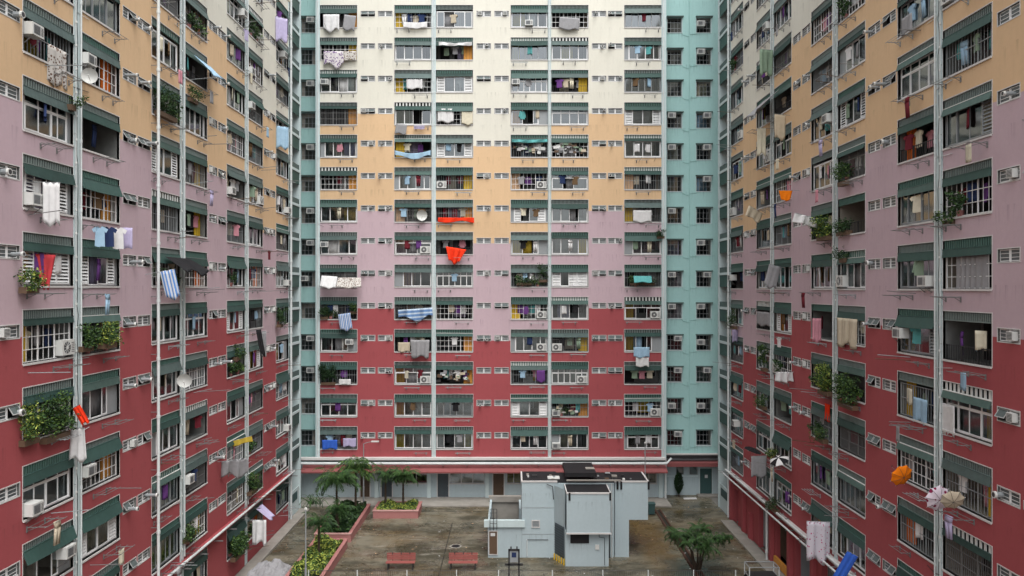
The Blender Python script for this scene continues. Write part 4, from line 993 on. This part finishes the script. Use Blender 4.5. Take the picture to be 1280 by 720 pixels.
# tree by the drain channel
def leafy_tree(x,y,h,r,lab,seed):
    rd = random.Random(seed); e = thing('small_tree', lab, 'tree', (x,y,0))
    m = MB(); tips = []
    for i in range(5):
        az = i*1.26; b = Vector((.18*math.cos(az),.18*math.sin(az),0)); p1 = b+Vector((.25*math.cos(az),.2*math.sin(az),h*.45)); p2 = p1+Vector((.7*math.cos(az),.6*math.sin(az),h*.28))
        m.cyl(b,p1,.07,'bark',.05,n=6); m.cyl(p1,p2,.05,'bark',.025,n=6); tips.append(p2)
        for j in range(4):
            q = p2+Vector((rd.uniform(-.7,.7),rd.uniform(-.6,.6),rd.uniform(-.1,.5))); m.cyl(p2,q,.022,'bark',.01,n=4); tips.append(q)
    ob('trunk', m, e); m = MB()
    for q, t_ in enumerate(tips):
        fronds(m, t_, r*rd.uniform(.36,.55), 9, rd, ['leaf_d','leaf_m','leaf_d','leaf_d','leaf_m'] if t_.z > h*.75 else ['leaf_d','leaf_m'], (-30,70), .02)
    ob('crown', m, e)
leafy_tree(11.75,49.6,2.75,1.8,'small drooping green tree growing beside the drain channel',9)
# slim conifer
e = thing('conifer', 'slim dark conifer against the wall of the teal stair bay', 'tree', (14.3,67.0,0))
m = MB(); m.cyl((0,0,0),(0,0,.6),.05,'bark',n=6); ob('trunk', m, e)
rd = random.Random(3); m = MB()
for i in range(1500):
    t = rd.random(); rr = .38*math.sin(math.pi*min(1,(1-t)*.85+.12))*rd.uniform(.5,1.1); az = rd.uniform(0,6.28); p = Vector((rr*math.cos(az),rr*math.sin(az),.25+1.75*t)); a = Vector((math.cos(az)*.4,math.sin(az)*.4,1)).normalized(); b = a.orthogonal(); l = .08
    m.face([p-a*l,p+b*l*.4,p+a*l,p-b*l*.4],'leaf_d')
ob('crown', m, e)
# lamp posts
def lamp(x,y,h,lab,arm):
    e = thing('lamp_post', lab, 'lamp post', (x,y,0), group='grey lamp posts')
    m = MB(); m.cyl((0,0,0),(0,0,h*.35),.07,'alu_g',.065,n=10); m.cyl((0,0,h*.35),(0,0,h),.045,'alu_g',.035,n=8); m.cyl((0,0,0),(0,0,.12),.13,'alu_g',n=10); ob('pole', m, e)
    m = MB()
    if arm:
        m.tube([(0,0,h),(.3,-.05,h+.12),(.75,-.1,h+.2)],.025,'alu_g'); ob('arm', m, e); m = MB(); m.box(.65,1.25,-.22,.02,h+.17,h+.25,'ac'); ob('lamp_head', m, e)
    else:
        m.cyl((0,0,h),(0,0,h+.10),.09,'ac',.05,n=10); ob('cap', m, e)
lamp(-12.0,63.2,5.3,'grey lamp post with a pale arm lamp in front of the facing block',True)
lamp(-11.85,44.9,5.2,'thin grey lamp post rising beside the variegated shrub planter',False)
lamp(10.9,64.0,5.2,'thin grey lamp post behind the pump house',False)
# bin
e = thing('wheelie_bin', 'dark green wheeled bin beside the pump house and drain', 'bin', (11.0,61.8,0)); m = MB()
m.box(-.27,.27,-.3,.3,.08,.85,'teal_d'); m.v = [(x*(1 if z > .5 else .85),y*(1 if z > .5 else .85),z) for x,y,z in m.v]; ob('body', m, e)
m = MB(); m.box(-.3,.3,-.34,.32,.86,.92,'teal_d'); ob('lid', m, e)
for sx in (-.24,.24):
    m = MB(); m.cyl((sx-.03,.28,.1),(sx+.03,.28,.1),.1,'black',n=12); ob('wheel', m, e)
# plank, litter
m = MB(); m.box(-.55,.55,-.14,.14,0,.08,'signwhite'); thing('plank', 'long white board lying on the paving near the slim conifer', 'board', (15.1,66.3,.005),(0,0,.1),data=m.mesh('plank'))
# fence along the near edge of the view
e = thing('metal_fence', 'low fence of pale posts and thin dark rails across the courtyard', 'fence', (0,46.5,0))
m = MB()
for z in (1.08,.12): m.cyl((-12.6,0,z),(13.5,0,z),.02,'steel_d',n=5)
ob('rail', m, e)
m = MB(); x = -12.5
while x < 13.4: m.cyl((x,0,.12),(x,0,1.08),.007,'steel',n=3,cap=False); x += .13
ob('bar_infill', m, e)
P_ = MB(); P_.box(-.028,.028,-.028,.028,0,1.12,'pvc'); Pm = P_.mesh('post')
for x in (-12.1,-9.2,-6.25,-3.3,-.8,2.4,5.4,8.1,10.8,13.3): ob('post', Pm, e, (x,0,0))
# black gate frame with a blue sign at the fence
e = thing('gate_frame', 'black metal frame with blue-grey panel standing at the fence', 'gate', (.12,47.6,0)); m = MB()
for sx in (-.3,.3): m.box(sx-.05,sx+.05,-.05,.05,0,2.0,'steel_d')
m.box(-.55,.55,-.05,.05,1.0,1.12,'steel_d'); m.box(-.3,.3,-.05,.05,1.9,2.0,'steel_d'); m.box(-.22,-.14,-.05,.05,2.0,2.15,'steel_d'); m.box(.14,.22,-.05,.05,2.0,2.15,'steel_d'); ob('frame', m, e)
m = MB(); m.box(-.24,.24,-.02,.02,1.2,1.88,'alu_g'); m.box(-.14,.14,-.03,-.021,1.5,1.8,'c_navy'); ob('panel', m, e)
# pipe-frame trolley by the drain-side wing
e = thing('pipe_trolley', 'cream pipe-framed trolley parked below the drain-side wing', 'trolley', (15.3,47.9,0)); m = MB()
for z in (.35,.95): m.tube([(-.9,-.5,z),(.9,-.5,z),(.9,.5,z),(-.9,.5,z),(-.9,-.5,z)],.03,'alu_g')
for sx in (-.9,.9):
    for sy in (-.5,.5): m.cyl((sx,sy,.15),(sx,sy,.95),.035,'pvc',n=6)
ob('frame', m, e)
for sx in (-.85,.85):
    for sy in (-.45,.45):
        q = MB(); q.cyl((sx,sy-.03,.1),(sx,sy+.03,.1),.1,'black',n=12); ob('wheel', q, e)
q = MB(); q.box(-.8,.8,-.42,.42,.36,.41,'steel_d'); ob('deck', q, e)
# covered heap by the planter-side wing
rd = random.Random(8); m = MB(); nx, ny = 16, 12
for j in range(ny+1):
    for i in range(nx+1):
        s, t = i/nx-.5, j/ny-.5; hgt = (.55+.35*math.sin(5*s+2*t)*math.cos(7*t))*max(0,1-(abs(s)*2)**2)*max(0,1-(abs(t)*2)**2)+.25*rd.random(); m.v.append((s*2.6,t*2.2,hgt if abs(s) < .49 and abs(t) < .49 else 0))
for j in range(ny):
    for i in range(nx): q = j*(nx+1)+i; m.f.append((q,q+1,q+nx+2,q+nx+1)); m.m.append(m.mi('c_grey'))
thing('tarpaulin_heap','crumpled grey tarpaulin over a heap beside the planter-side wing','tarpaulin',(-15.2,49.0,.01),data=m.mesh('tarpaulin_heap'))
# shrub at far corner by the white board
e = thing('arching_shrub','thin arching shrub in the far corner behind the palms','shrub',(-16.2,64.3,0)); m = MB(); rd = random.Random(6)
for i in range(34):
    az = rd.uniform(0,6.28); pr = Vector((rd.uniform(-.5,.5),rd.uniform(-.3,.3),0)); el = 1.3
    for s in range(7):
        el -= .28; nx_ = pr+Vector((math.cos(az)*math.cos(el),math.sin(az)*math.cos(el),math.sin(el)))*.3; m.face([pr,nx_,nx_+Vector((.04,.04,.0)),pr+Vector((.05,.05,0))],'leaf_m' if i%2 else 'leaf_d'); pr = nx_
ob('foliage', m, e)
# ================================================================== HAND-PLACED LAUNDRY, PLANTS, UMBRELLAS
def PC(px, py, o=.25): Y = 66.2-o; return Vector(((px-640)*Y/F, Y, ZC-(py-360)*Y/F)), 0.
def PL(px, py, o=.3): X = -17.15+o; Y = X*F/(px-640); return Vector((X, Y, ZC-(py-360)*Y/F)), R(90)
def PR(px, py, o=.3): X = 16.95-o; Y = X*F/(px-640); return Vector((X, Y, ZC-(py-360)*Y/F)), R(-90)
def cloth(fn, px, py, w, h, color, lab, name='sheet', o=.3, amp=.05, waves=2.5, ragged=.08, seed=1, turn=None, tilt=0, sag=0, roll=0, cat='laundry', flare=0.):
    p, rz = fn(px, py, o); rz = rz if turn is None else R(turn)
    o_ = thing(name, lab, cat, p, (0, R(roll), rz), 'cloths hung outside the balconies', sheet(w, h, max(8,int(w*10)), 8, amp, seed, 'c_'+color, waves=waves, ragged=ragged, tilt=tilt, top_sag=sag, flare=flare, name=name))
    if fn is not PC and turn is not None and o >= .35 and abs(turn) < 45:
        q = MB(); s_ = -1 if fn is PL else 1; q.cyl((-s_*w*.5, 0, .0), (s_*(o+.1), 0, -s_*0), .014, 'alu_g', n=5); ob('hanging_rod', q, o_)
    return o_
C = cloth
# facing block
C(PC,392+22,18,1.35,1.35,'white','large white sheet hung under the topmost awning nearest the planter side',seed=1,ragged=.15)
C(PC,438,19,1.0,1.25,'grey','grey and white cloths hung beside the large topmost white sheet',seed=2,waves=5,amp=.09,roll=8)
C(PC,417,64,1.7,1.25,'patterned','purple patterned quilt hung outside second-highest balcony nearest planter side',seed=3,ragged=.2)
C(PC,437,64,1.1,.75,'brown patterned','small brown patterned quilt hung beside the purple patterned quilt',seed=4,o=.36)
C(PC,519,27,2.0,.5,'white','long narrow white cloth over the rail of second column, topmost row',seed=5,sag=.1)
C(PC,712,22,1.7,1.0,'grey','dull grey quilt covering the topmost balcony, fifth column, facing block',seed=6,roll=4)
C(PC,569,52,2.8,.28,'white','white scalloped shade cloth above an apricot door, facing block',seed=7,name='shade_cloth',amp=.12,waves=2,sag=.12)
C(PC,518,99,1.35,.8,'white','white cloth hanging in third-highest balcony, second column, facing block',seed=8,o=.1)
C(PC,502,155,.95,.85,'grey','grey checked bundle hung below a white window, facing block, fourth-highest row',seed=9,amp=.12,waves=4,roll=8,name='blanket')
C(PC,524,157,.9,.3,'lilac','small lilac cloth hung next to the grey checked bundle',seed=10)
C(PC,557,136,1.35,1.15,'white','white bath sheet hung in fourth-highest balcony, third column, facing block',seed=11,o=.12,waves=5)
C(PC,584,139,.95,1.15,'cream','cream bath sheet hung beside the white one, fourth-highest row',seed=12,o=.12,waves=4)
C(PC,516,188,3.0,.5,'pale blue','long pale blue cloth sagging outside second column, facing block',seed=13,sag=.25,ragged=.25)
C(PC,662,174,3.0,.25,'teal','narrow teal tarpaulin under an awning above piled belongings, facing block',seed=14,name='tarpaulin',amp=.1,sag=.05,cat='tarpaulin')
C(PC,570,272,3.05,.35,'scarlet','long red-orange tarpaulin tied along a sill above the red cloth',seed=15,name='tarpaulin',amp=.07,ragged=.25,cat='tarpaulin')
C(PC,570,310,1.75,1.25,'scarlet','bright red cloth hanging from third column of the facing block',seed=12,ragged=.12,amp=.16,waves=2.2,o=.6,flare=-.5,roll=9)
C(PC,803,263,1.55,1.0,'white','broad white sheet beside a yellow door, facing block, sixth column',seed=17,o=.1,amp=.02)
C(PC,412,345,1.35,1.0,'white','white patterned sheet propped outside, first column, sixth row up',seed=18,roll=4,tilt=-.5,o=.6)
C(PC,437,347,1.9,.85,'brown patterned','light checked quilt propped outside beside a white patterned sheet',seed=19,tilt=-.5,o=.7,flare=.1)
C(PC,519,386,2.9,.85,'tartan blue','large blue striped tarpaulin tied across second column of facing block',seed=20,name='tarpaulin',ragged=.3,amp=.16,waves=2,roll=-4,cat='tarpaulin')
C(PC,430,392,1.05,1.4,'blue striped','blue striped towel hung below the ferny balcony, first column',seed=21,name='towel',o=.5,roll=-8,waves=3)
C(PC,525,425,1.6,1.45,'grey','grey netted sheet bulging outside second column, fourth row up',seed=22,o=.5,amp=.1,waves=2,flare=-.1)
C(PC,505,428,1.0,.8,'beige','beige sheet hung beside the grey netted sheet',seed=23,o=.1)
C(PC,802,434,1.35,.85,'pale blue','pale blue sheet hung outside sixth column of facing block',seed=24,o=.8)
C(PC,803,447,1.1,.75,'white','white clothes hung under the pale blue sheet, sixth column',seed=25,o=.75,waves=6,amp=.08)
C(PC,431,474,1.0,.45,'white','small white cloth on the sill beside the big bush, first column',seed=26,name='towel')
C(PC,676,463,.7,1.0,'purple','purple cloth at the window, fourth column, third row up',seed=27,o=.1,waves=3)
C(PC,412,550,1.3,.75,'blue','blue sheet on the lowest balcony rail nearest the planters, facing block',seed=28,amp=.06,waves=4)
C(PC,437,548,1.1,.7,'lilac','lilac sheet on the lowest balcony rail beside the blue sheet',seed=29,amp=.06,waves=4)
C(PC,803,345,1.5,.55,'teal','faded teal tarpaulin stretched over balcony plants, sixth column of facing block',seed=30,name='tarpaulin',tilt=-.4,o=.5,cat='tarpaulin')
C(PC,508,642-0,.01+.3,.3,'white','tiny white rag lying against the pink planter front',seed=31,o=5.6) if False else None
# planter-side wing
C(PL,64,228,.55,1.5,'white','long white cloth hung from a rack beside the box air conditioner',seed=40,o=.6,turn=10,name='towel')
C(PL,57,318,.95,1.2,'pink red','faded red cloth tied diagonally in a window of the planter-side wing',seed=41,o=.0,flare=-.7,ragged=.1,turn=80)
for i, (px, c, kk) in enumerate(((125,'pale blue','shirt'),(132,'navy','shirt'),(139,'white','shirt'),(146,'lilac','towel'))):
    p, rz = PL(px, 283+i*.5, .5); p.x += i*.15
    thing('shirt' if kk == 'shirt' else 'towel', f'{c} {kk} pegged on the pole outside planter-side wing, ninth row level', 'laundry', p, (0,0,R(25)), 'clothes drying on the balconies', garment(kk, c, rdC), (.85,.85,1.25))
C(PL,254,77,2.5,.9,'pale blue','sky-blue tarpaulin stretched out under an awning of planter-side wing',seed=42,name='tarpaulin',o=.15,tilt=-.9,amp=.05,cat='tarpaulin')
C(PL,209,338,.65,1.35,'blue striped','blue striped blanket hanging below a dark shade on planter-side wing',seed=43,o=.9,turn=15,roll=-12,name='blanket',amp=.1)
C(PL,222,322,2.8,.8,'black','dark tattered shade spread over a planter-side balcony',seed=44,name='shade_cloth',o=.2,tilt=-1.1,ragged=.2,cat='awning cloth')
C(PL,97,535,.55,1.25,'white','white cloth hanging from the pier below a red flag',seed=45,o=.45,turn=0,name='towel',flare=.35)
C(PL,95,508,.32,.75,'scarlet','red and white flag tied to the pier of planter-side wing',seed=46,name='flag',o=.5,turn=0,roll=-30,cat='flag')
C(PL,323,412,.35,1.7,'black','black garment hung on a pole outside planter-side wing, crimson level',seed=47,o=.8,turn=0,roll=-10,name='towel')
C(PL,330,414,.3,1.6,'grey','grey garment hung beside the black one outside planter-side wing',seed=48,o=.9,turn=0,name='towel')
C(PL,353,158,.9,1.6,'pale blue','pale blue cloth hung high on planter-side wing at far single column',seed=49,o=.4,turn=40,name='towel')
C(PL,352,22,.9,1.7,'lilac','lilac cloth hung high on planter-side wing at topmost visible level',seed=50,o=.4,turn=40,name='towel')
C(PL,294,575,1.5,1.0,'grey','translucent grey plastic sheet sagging outside a planter-side balcony',seed=51,name='plastic_sheet',o=.9,turn=30,amp=.15,ragged=.2,tilt=.2)
C(PL,302,548,1.2,.35,'mustard','yellow cloth folded over a rail near the planter-side pipe',seed=52,name='towel',o=.5,turn=20,roll=-12)
C(PL,324,633,1.3,.8,'lilac','lilac-blue tarpaulin slung under the long pipe on planter-side wing',seed=53,name='tarpaulin',o=.4,tilt=-.9,amp=.06,cat='tarpaulin')
C(PL,324,650,.9,1.5,'white','clear white plastic bag hung below the lilac-blue tarpaulin',seed=54,name='plastic_sheet',o=1.1,turn=0,amp=.15,waves=2)
C(PL,33,80,.01+.8,.2,'grey','unused') if False else None
C(PL,42,682,1.0,.5,'grey','ignored') if False else None
C(PL,72,60,1.2,1.4,'brown patterned','black and white patterned cloth in highest visible near balcony, planter-side wing',seed=55,o=.05)
C(PL,250,440,.7,.7,'white','spare') if False else None
# drain-side wing
C(PR,963,120,3.4,1.3,'grey','large grey shade sheet propped outward from drain-side wing',seed=60,name='shade_cloth',o=.2,tilt=-1.3,amp=.05,cat='awning cloth')
C(PR,975,143,.8,1.5,'beige','beige towel hanging under the large grey shade sheet',seed=61,o=.7,turn=20,name='towel')
C(PR,952,160,.6,1.7,'cream','long cream dress hanging below the grey shade sheet',seed=62,o=.9,turn=10,name='towel',waves=2)
C(PR,958,62,.9,1.6,'sage','dark green garment bunch hung on upper drain-side wing',seed=63,o=.6,turn=15,name='towel',amp=.12)
C(PR,982,238,.8,.6,'orange','vivid orange bag hanging on upper drain-side wing',seed=64,o=.8,turn=0,name='bag',flare=-.3,amp=.1)
C(PR,945,262,1.2,.7,'beige','beige tarpaulin folded on a rack of drain-side wing',seed=65,name='tarpaulin',o=.7,turn=20,roll=25,cat='tarpaulin')
C(PR,1016,272,2.0,.5,'white','white plastic sheet stretched over bushes on drain-side wing',seed=66,name='plastic_sheet',o=.6,turn=0,roll=15,amp=.1)
C(PR,969,332,.8,1.4,'grey','grey cloth draped across a pier of drain-side wing, mauve level',seed=67,o=.5,turn=5,roll=15)
C(PR,954,390,2.4,.9,'grey','silver-grey sheet covering a balcony of drain-side wing',seed=68,o=.15)
C(PR,1058,398,2.3,1.35,'beige','tan canvas tied across a balcony of drain-side wing, fifth row up',seed=69,o=.15,amp=.1,ragged=.12,flare=-.2)
C(PR,919,412,.7,.9,'lilac','lilac clothes hung in the far single column, drain-side wing',seed=70,o=.3,turn=40)
C(PR,1021,398,.5,1.3,'pink','pink and white garment hung out at drain-side wing, fifth row up',seed=71,o=.3,turn=10,name='towel')
C(PR,980,465,1.0,.6,'white','crumpled white canvas bundle on a rack of drain-side wing',seed=72,o=.6,turn=0,amp=.2,name='bundle')
C(PR,1023,652,1.15,2.1,'flowered','long flowered white sheet hung low on drain-side wing',seed=73,o=.9,turn=-8,amp=.14,waves=2)
C(PR,1066,692,.55,1.6,'blue','bright blue towel hung from the lowest rack, drain-side wing',seed=74,o=.6,turn=-10,roll=28,name='towel')
C(PR,1214,318,2.0,1.55,'grey','heavy grey curtain cloth hung in a near balcony, drain-side wing',seed=75,o=-.1,waves=6,amp=.07)
C(PR,1184,505,1.0,1.15,'white','white striped towel hung beside the big pier, drain-side wing',seed=76,o=.02,waves=5)
C(PR,1150,498,1.1,1.0,'pale blue','pale striped garments hung in a near window, drain-side wing',seed=77,o=.0,waves=6)
C(PR,1133,20,.8,.7,'grey','grey towel hung at the highest near balcony, drain-side wing',seed=78,o=.4)
C(PR,1034,505,.8,.9,'scarlet','red cloth in a plant-filled balcony of drain-side wing',seed=79,o=.05)
C(PR,949,570,1.1,1.4,'grey','grey shirts hung below the black umbrella',seed=80,o=.8,turn=10,waves=5,name='towel')
# umbrellas -------------------------------------------------------------
def umbrella(fn, px, py, o, r, rot, mats, lab, closed=False):
    p, rz = fn(px, py, o); e = thing('umbrella', lab, 'umbrella', p, rot, 'umbrellas hung outside to dry')
    n = 8; rings = 5; c = MB(); rb = MB()
    pt = lambda j, i: (r*math.sin(j/rings*1.15)/math.sin(1.15)*math.cos(2*math.pi*i/n)*(1 if i % 1 == 0 else .87), r*math.sin(j/rings*1.15)/math.sin(1.15)*math.sin(2*math.pi*i/n)*(1 if i % 1 == 0 else .87), r*.5*(math.cos(j/rings*1.15)-1)*1.15-r*.04*(i%1>0)*j/rings+ (0.04*r if i % 1 else 0)*j/rings)
    for i in range(n):
        for j in range(rings):
            for h in (0, .5):
                a, b = i+h, i+h+.5
                if j == 0: c.face([(0,0,0), pt(1,a), pt(1,b)], mats[i % len(mats)])
                else: c.face([pt(j,a), pt(j+1,a), pt(j+1,b), pt(j,b)], mats[i % len(mats)])
        rb.tube([(pt(j,i)[0],pt(j,i)[1],pt(j,i)[2]+.004) for j in range(rings+1)], .006, 'steel_d', 3)
        e1 = pt(rings,i); rb.cyl(e1, (e1[0]*1.06,e1[1]*1.06,e1[2]-.01), .008, 'slat_w', n=4)
    ob('canopy', c, e); ob('ribs', rb, e)
    s = MB(); s.cyl((0,0,.06),(0,0,-.8),.008,'steel',n=5); s.tube([(0,0,-.8),(.03,0,-.86),(.07,0,-.84)],.012,'steel_d'); ob('shaft', s, e)
umbrella(PR,1130,597,.8,.50,(R(112),R(-28),0),['c_orange'],'orange umbrella hanging open outside a near drain-side balcony')
umbrella(PR,1176,625,.75,.52,(R(100),R(-40),0),['c_polka'],'white umbrella with maroon spots hung by the big pier')
umbrella(PR,1192,628,.9,.42,(R(118),R(25),0),['c_beige'],'beige umbrella hanging open beside the spotted umbrella')
umbrella(PR,973,572,.9,.62,(R(12),R(-22),0),['c_black','c_white'],'black and white panelled umbrella on drain-side wing')
umbrella(PR,942,560,.9,.6,(R(5),R(18),0),['c_black'],'black umbrella opened outside drain-side wing near the corner')
# satellite dishes
DM = dish_mesh()
for fn, px, py, o, sc_, lab in ((PC,527,269,.35,1.2,'white satellite dish in a dark balcony of facing block, second column'),
        (PL,231,475,.5,.95,'pale satellite dish beside the downpipe of planter-side wing'), (PL,113,95,.4,.8,'small satellite dish below the pier near the orange door'),
        (PC,640+60,-40,.2,1,'skip')):
    if lab == 'skip': continue
    p, rz = fn(px, py, o); thing('satellite_dish', lab, 'dish', p, (R(8),0,R(15)), data=DM, scale=(sc_,)*3)
# big hanging bushes
def bush(fn, px, py, w, h, n, seed, mats, lab, o=.15, leaf=.08, d=.7):
    p, rz = fn(px, py, o); p.z -= h/2
    e = thing('balcony_bush', lab, 'plant', p, (0,0,rz), 'bushes growing out of the balconies'); ob('foliage', foliage(w, d, h, int(n*1.7), seed, mats+['leaf_d'], leaf*.68), e)
    m = MB(); m.box(-w*.4,w*.4,-.02,.28,-.02,.2,'brown'); ob('planter_box', m, e)
Dk = ['leaf_d','leaf_d','leaf_m']; Md = ['leaf_m','leaf_d','leaf_l']; Yl = ['leaf_l','leaf_m','leaf_y']
bush(PC,410,467,1.5,1.9,900,1,['leaf_d'],'large dark round bush, facing block, first column, third row up',leaf=.1)
bush(PC,405,390,.8,1.2,400,2,Dk,'dark fern bush at the far edge of ferny balcony, first column')
bush(PC,441,385,.7,1.0,350,3,Md,'small green bush in the ferny balcony beside the striped towel')
bush(PC,679,340,.9,1.7,420,4,Dk,'tall dark bush spilling by the pier, facing block, fourth column')
bush(PC,655,352,1.6,.6,350,5,Dk,'low row of plants along the sill, facing block, fourth column')
bush(PC,803,352,2.6,.6,500,6,Dk,'low plants under a faded teal tarpaulin, facing block')
bush(PC,826,292,.8,.8,260,7,Dk,'spiky dark plant by the pier at teal stair bay')
bush(PL,211,128,2.4,1.6,900,8,Dk,'wild dark bush filling a high balcony of planter-side wing',o=.3)
bush(PL,243,118,1.2,.9,350,9,Md,'green plants spilling under the sky-blue tarpaulin')
bush(PL,110,420,1.0,1.2,500,10,Md,'rounded green bush beside a yellow door, planter-side wing',o=.2)
bush(PL,138,418,1.3,1.1,600,11,Yl+['leaf_m'],'spreading red-tipped bush leaning out, planter-side wing',o=.5)
bush(PL,73,518,1.9,1.9,1300,12,Md,'tall leafy bush in the greenest balcony of planter-side wing',o=.25)
bush(PL,40,525,1.1,1.7,600,13,Yl,'pale green bush at the near edge of the greenest balcony',o=.2)
bush(PL,41,350,.9,.9,400,14,Yl,'spiky pale plant beside the diagonal red cloth',o=.35)
bush(PL,92,128,.4,.6,120,15,Md,'small fern growing from the pier top, planter-side wing',o=.2)
bush(PL,352,395,.9,1.6,420,16,Dk,'dark plant hanging from the far single column, planter-side wing',o=.4)
bush(PL,298,440,.9,1.0,350,17,Md,'green plant leaning by the pipe, planter-side wing, crimson level',o=.2)
bush(PL,318,602,1.6,1.5,700,18,Md,'bright fern bush just above the long pipe, planter-side wing',o=.4)
bush(PL,300,680,2.2,1.6,900,19,Md,'spiky green agave bush at ground level, planter-side wing',o=.5,leaf=.12)
bush(PL,238,665,1.4,.9,400,20,Md,'green plants on the sill beside a yellow board, planter-side wing',o=.2)
bush(PR,1027,284,1.7,1.4,800,21,Yl+['leaf_m','leaf_m'],'yellow-green bush under a white plastic sheet, drain-side wing',o=.4)
bush(PR,1052,284,1.6,.8,450,22,Dk,'darker bush beside the yellow-green bush, drain-side wing',o=.2)
bush(PR,1051,216,.9,1.3,420,23,Md,'leafy plant climbing the pier at apricot level, drain-side wing',o=.4)
bush(PR,1028,472,1.6,1.8,1100,24,Yl,'big yellow-green bush beside the pipes, drain-side wing',o=.4)
bush(PR,1056,487,2.2,1.8,1300,25,Md,'big trailing green bush beside the yellow-green one, drain-side wing',o=.4)
bush(PR,1024,543,1.3,.8,350,26,Md,'small plants on an outside rack, drain-side wing',o=.6)
bush(PR,953,445,.9,2.0,520,27,Md,'tall hanging vine, drain-side wing, second column from corner',o=.3)
bush(PR,951,500,1.2,1.2,400,28,Md,'green shrub on a crimson-level balcony near the corner, drain-side wing',o=.3)
bush(PR,964,566,.7,.7,260,29,Yl,'pale green plant beside the panelled umbrella',o=.5)
bush(PR,915,398,1.2,1.6,350,30,Dk,'dark plants at the far single column, drain-side wing',o=.4)
bush(PR,1052,318,.7,.8,240,31,Dk,'dark tuft growing on the pier below the bushes, drain-side wing',o=.2)
bush(PR,1186,270,1.1,.7,260,32,Md,'potted greens on the sill of a near balcony, drain-side wing',o=.0)
bush(PR,965,630,1.6,.9,380,33,['leaf_d','bark','leaf_m'],'dead brown plants piled above the long pipes, drain-side wing',o=.5)
# cluttered belongings on a few sills of the facing block
def clutter(px, py, lab, seed, n=26, w=2.6):
    rd = random.Random(seed); p, rz = PC(px, py, -.05); m = MB()
    for i in range(n):
        x = rd.uniform(-w/2,w/2); a = rd.uniform(.06,.22); z = rd.uniform(0,.75)
        m.box(x-a,x+a,rd.uniform(-.1,.05),rd.uniform(.1,.35),z,z+rd.uniform(.06,.3),rd.choice(['ac','alu_g','c_grey','c_white','c_beige','brown','steel_d','c_sage']),Matrix.Rotation(rd.uniform(-.15,.15),4,'Y'))
    thing('junk_pile', lab, 'belongings', p, (0,0,rz), 'junk heaped on the balconies', m.mesh('junk_pile'))
clutter(662,192,'piled belongings under the narrow teal tarpaulin, facing block',1)
clutter(712,192,'grey and white junk heaped on fifth column, tenth row up, facing block',2,34)
clutter(567,477,'jumbled white goods beside an apricot door, third column, facing block',3,30)
clutter(710,520,'small junk on sill beside plant, fifth column, facing block',4,14)
# ================================================================== CAMERA, LIGHT, WORLD
cd = bpy.data.cameras.new('Camera'); cam = bpy.data.objects.new('Camera', cd); COL.objects.link(cam)
cam.location = (0,0,ZC); cam.rotation_euler = (R(90),0,0); cd.sensor_width = 36; cd.lens = F/1280*36; cd.clip_start = .1; cd.clip_end = 3000
sc.camera = cam
w = bpy.data.worlds.new('World'); sc.world = w; w.use_nodes = True; nt = w.node_tree; N = nt.nodes; L = nt.links
bg = N['Background']; sky = N.new('ShaderNodeTexSky'); sky.sky_type = 'NISHITA'; sky.sun_disc = False
SUN_EL, SUN_AZ = R(62), R(160)
sky.sun_elevation = SUN_EL; sky.sun_rotation = SUN_AZ; sky.air_density = 1.0; sky.dust_density = 4; sky.ozone_density = 1
hs = N.new('ShaderNodeHueSaturation'); hs.inputs['Saturation'].default_value = .22
L.new(sky.outputs[0], hs.inputs['Color']); L.new(hs.outputs[0], bg.inputs['Color']); bg.inputs['Strength'].default_value = .15
sd = bpy.data.lights.new('Sun','SUN'); sd.energy = 1.15; sd.angle = R(60); sd.color = (1,.97,.93); so = bpy.data.objects.new('Sun', sd); COL.objects.link(so)
dirv = Vector((math.sin(SUN_AZ)*math.cos(SUN_EL), math.cos(SUN_AZ)*math.cos(SUN_EL), math.sin(SUN_EL)))
so.rotation_euler = dirv.to_track_quat('Z','Y').to_euler()
sc.view_settings.view_transform = 'Standard'; sc.view_settings.look = 'None'; sc.view_settings.gamma = 1; sc.view_settings.exposure = 1.04
sc.cycles.use_denoising = True; sc.cycles.max_bounces = 6; sc.cycles.transparent_max_bounces = 8
sc.cycles.sample_clamp_indirect = 5
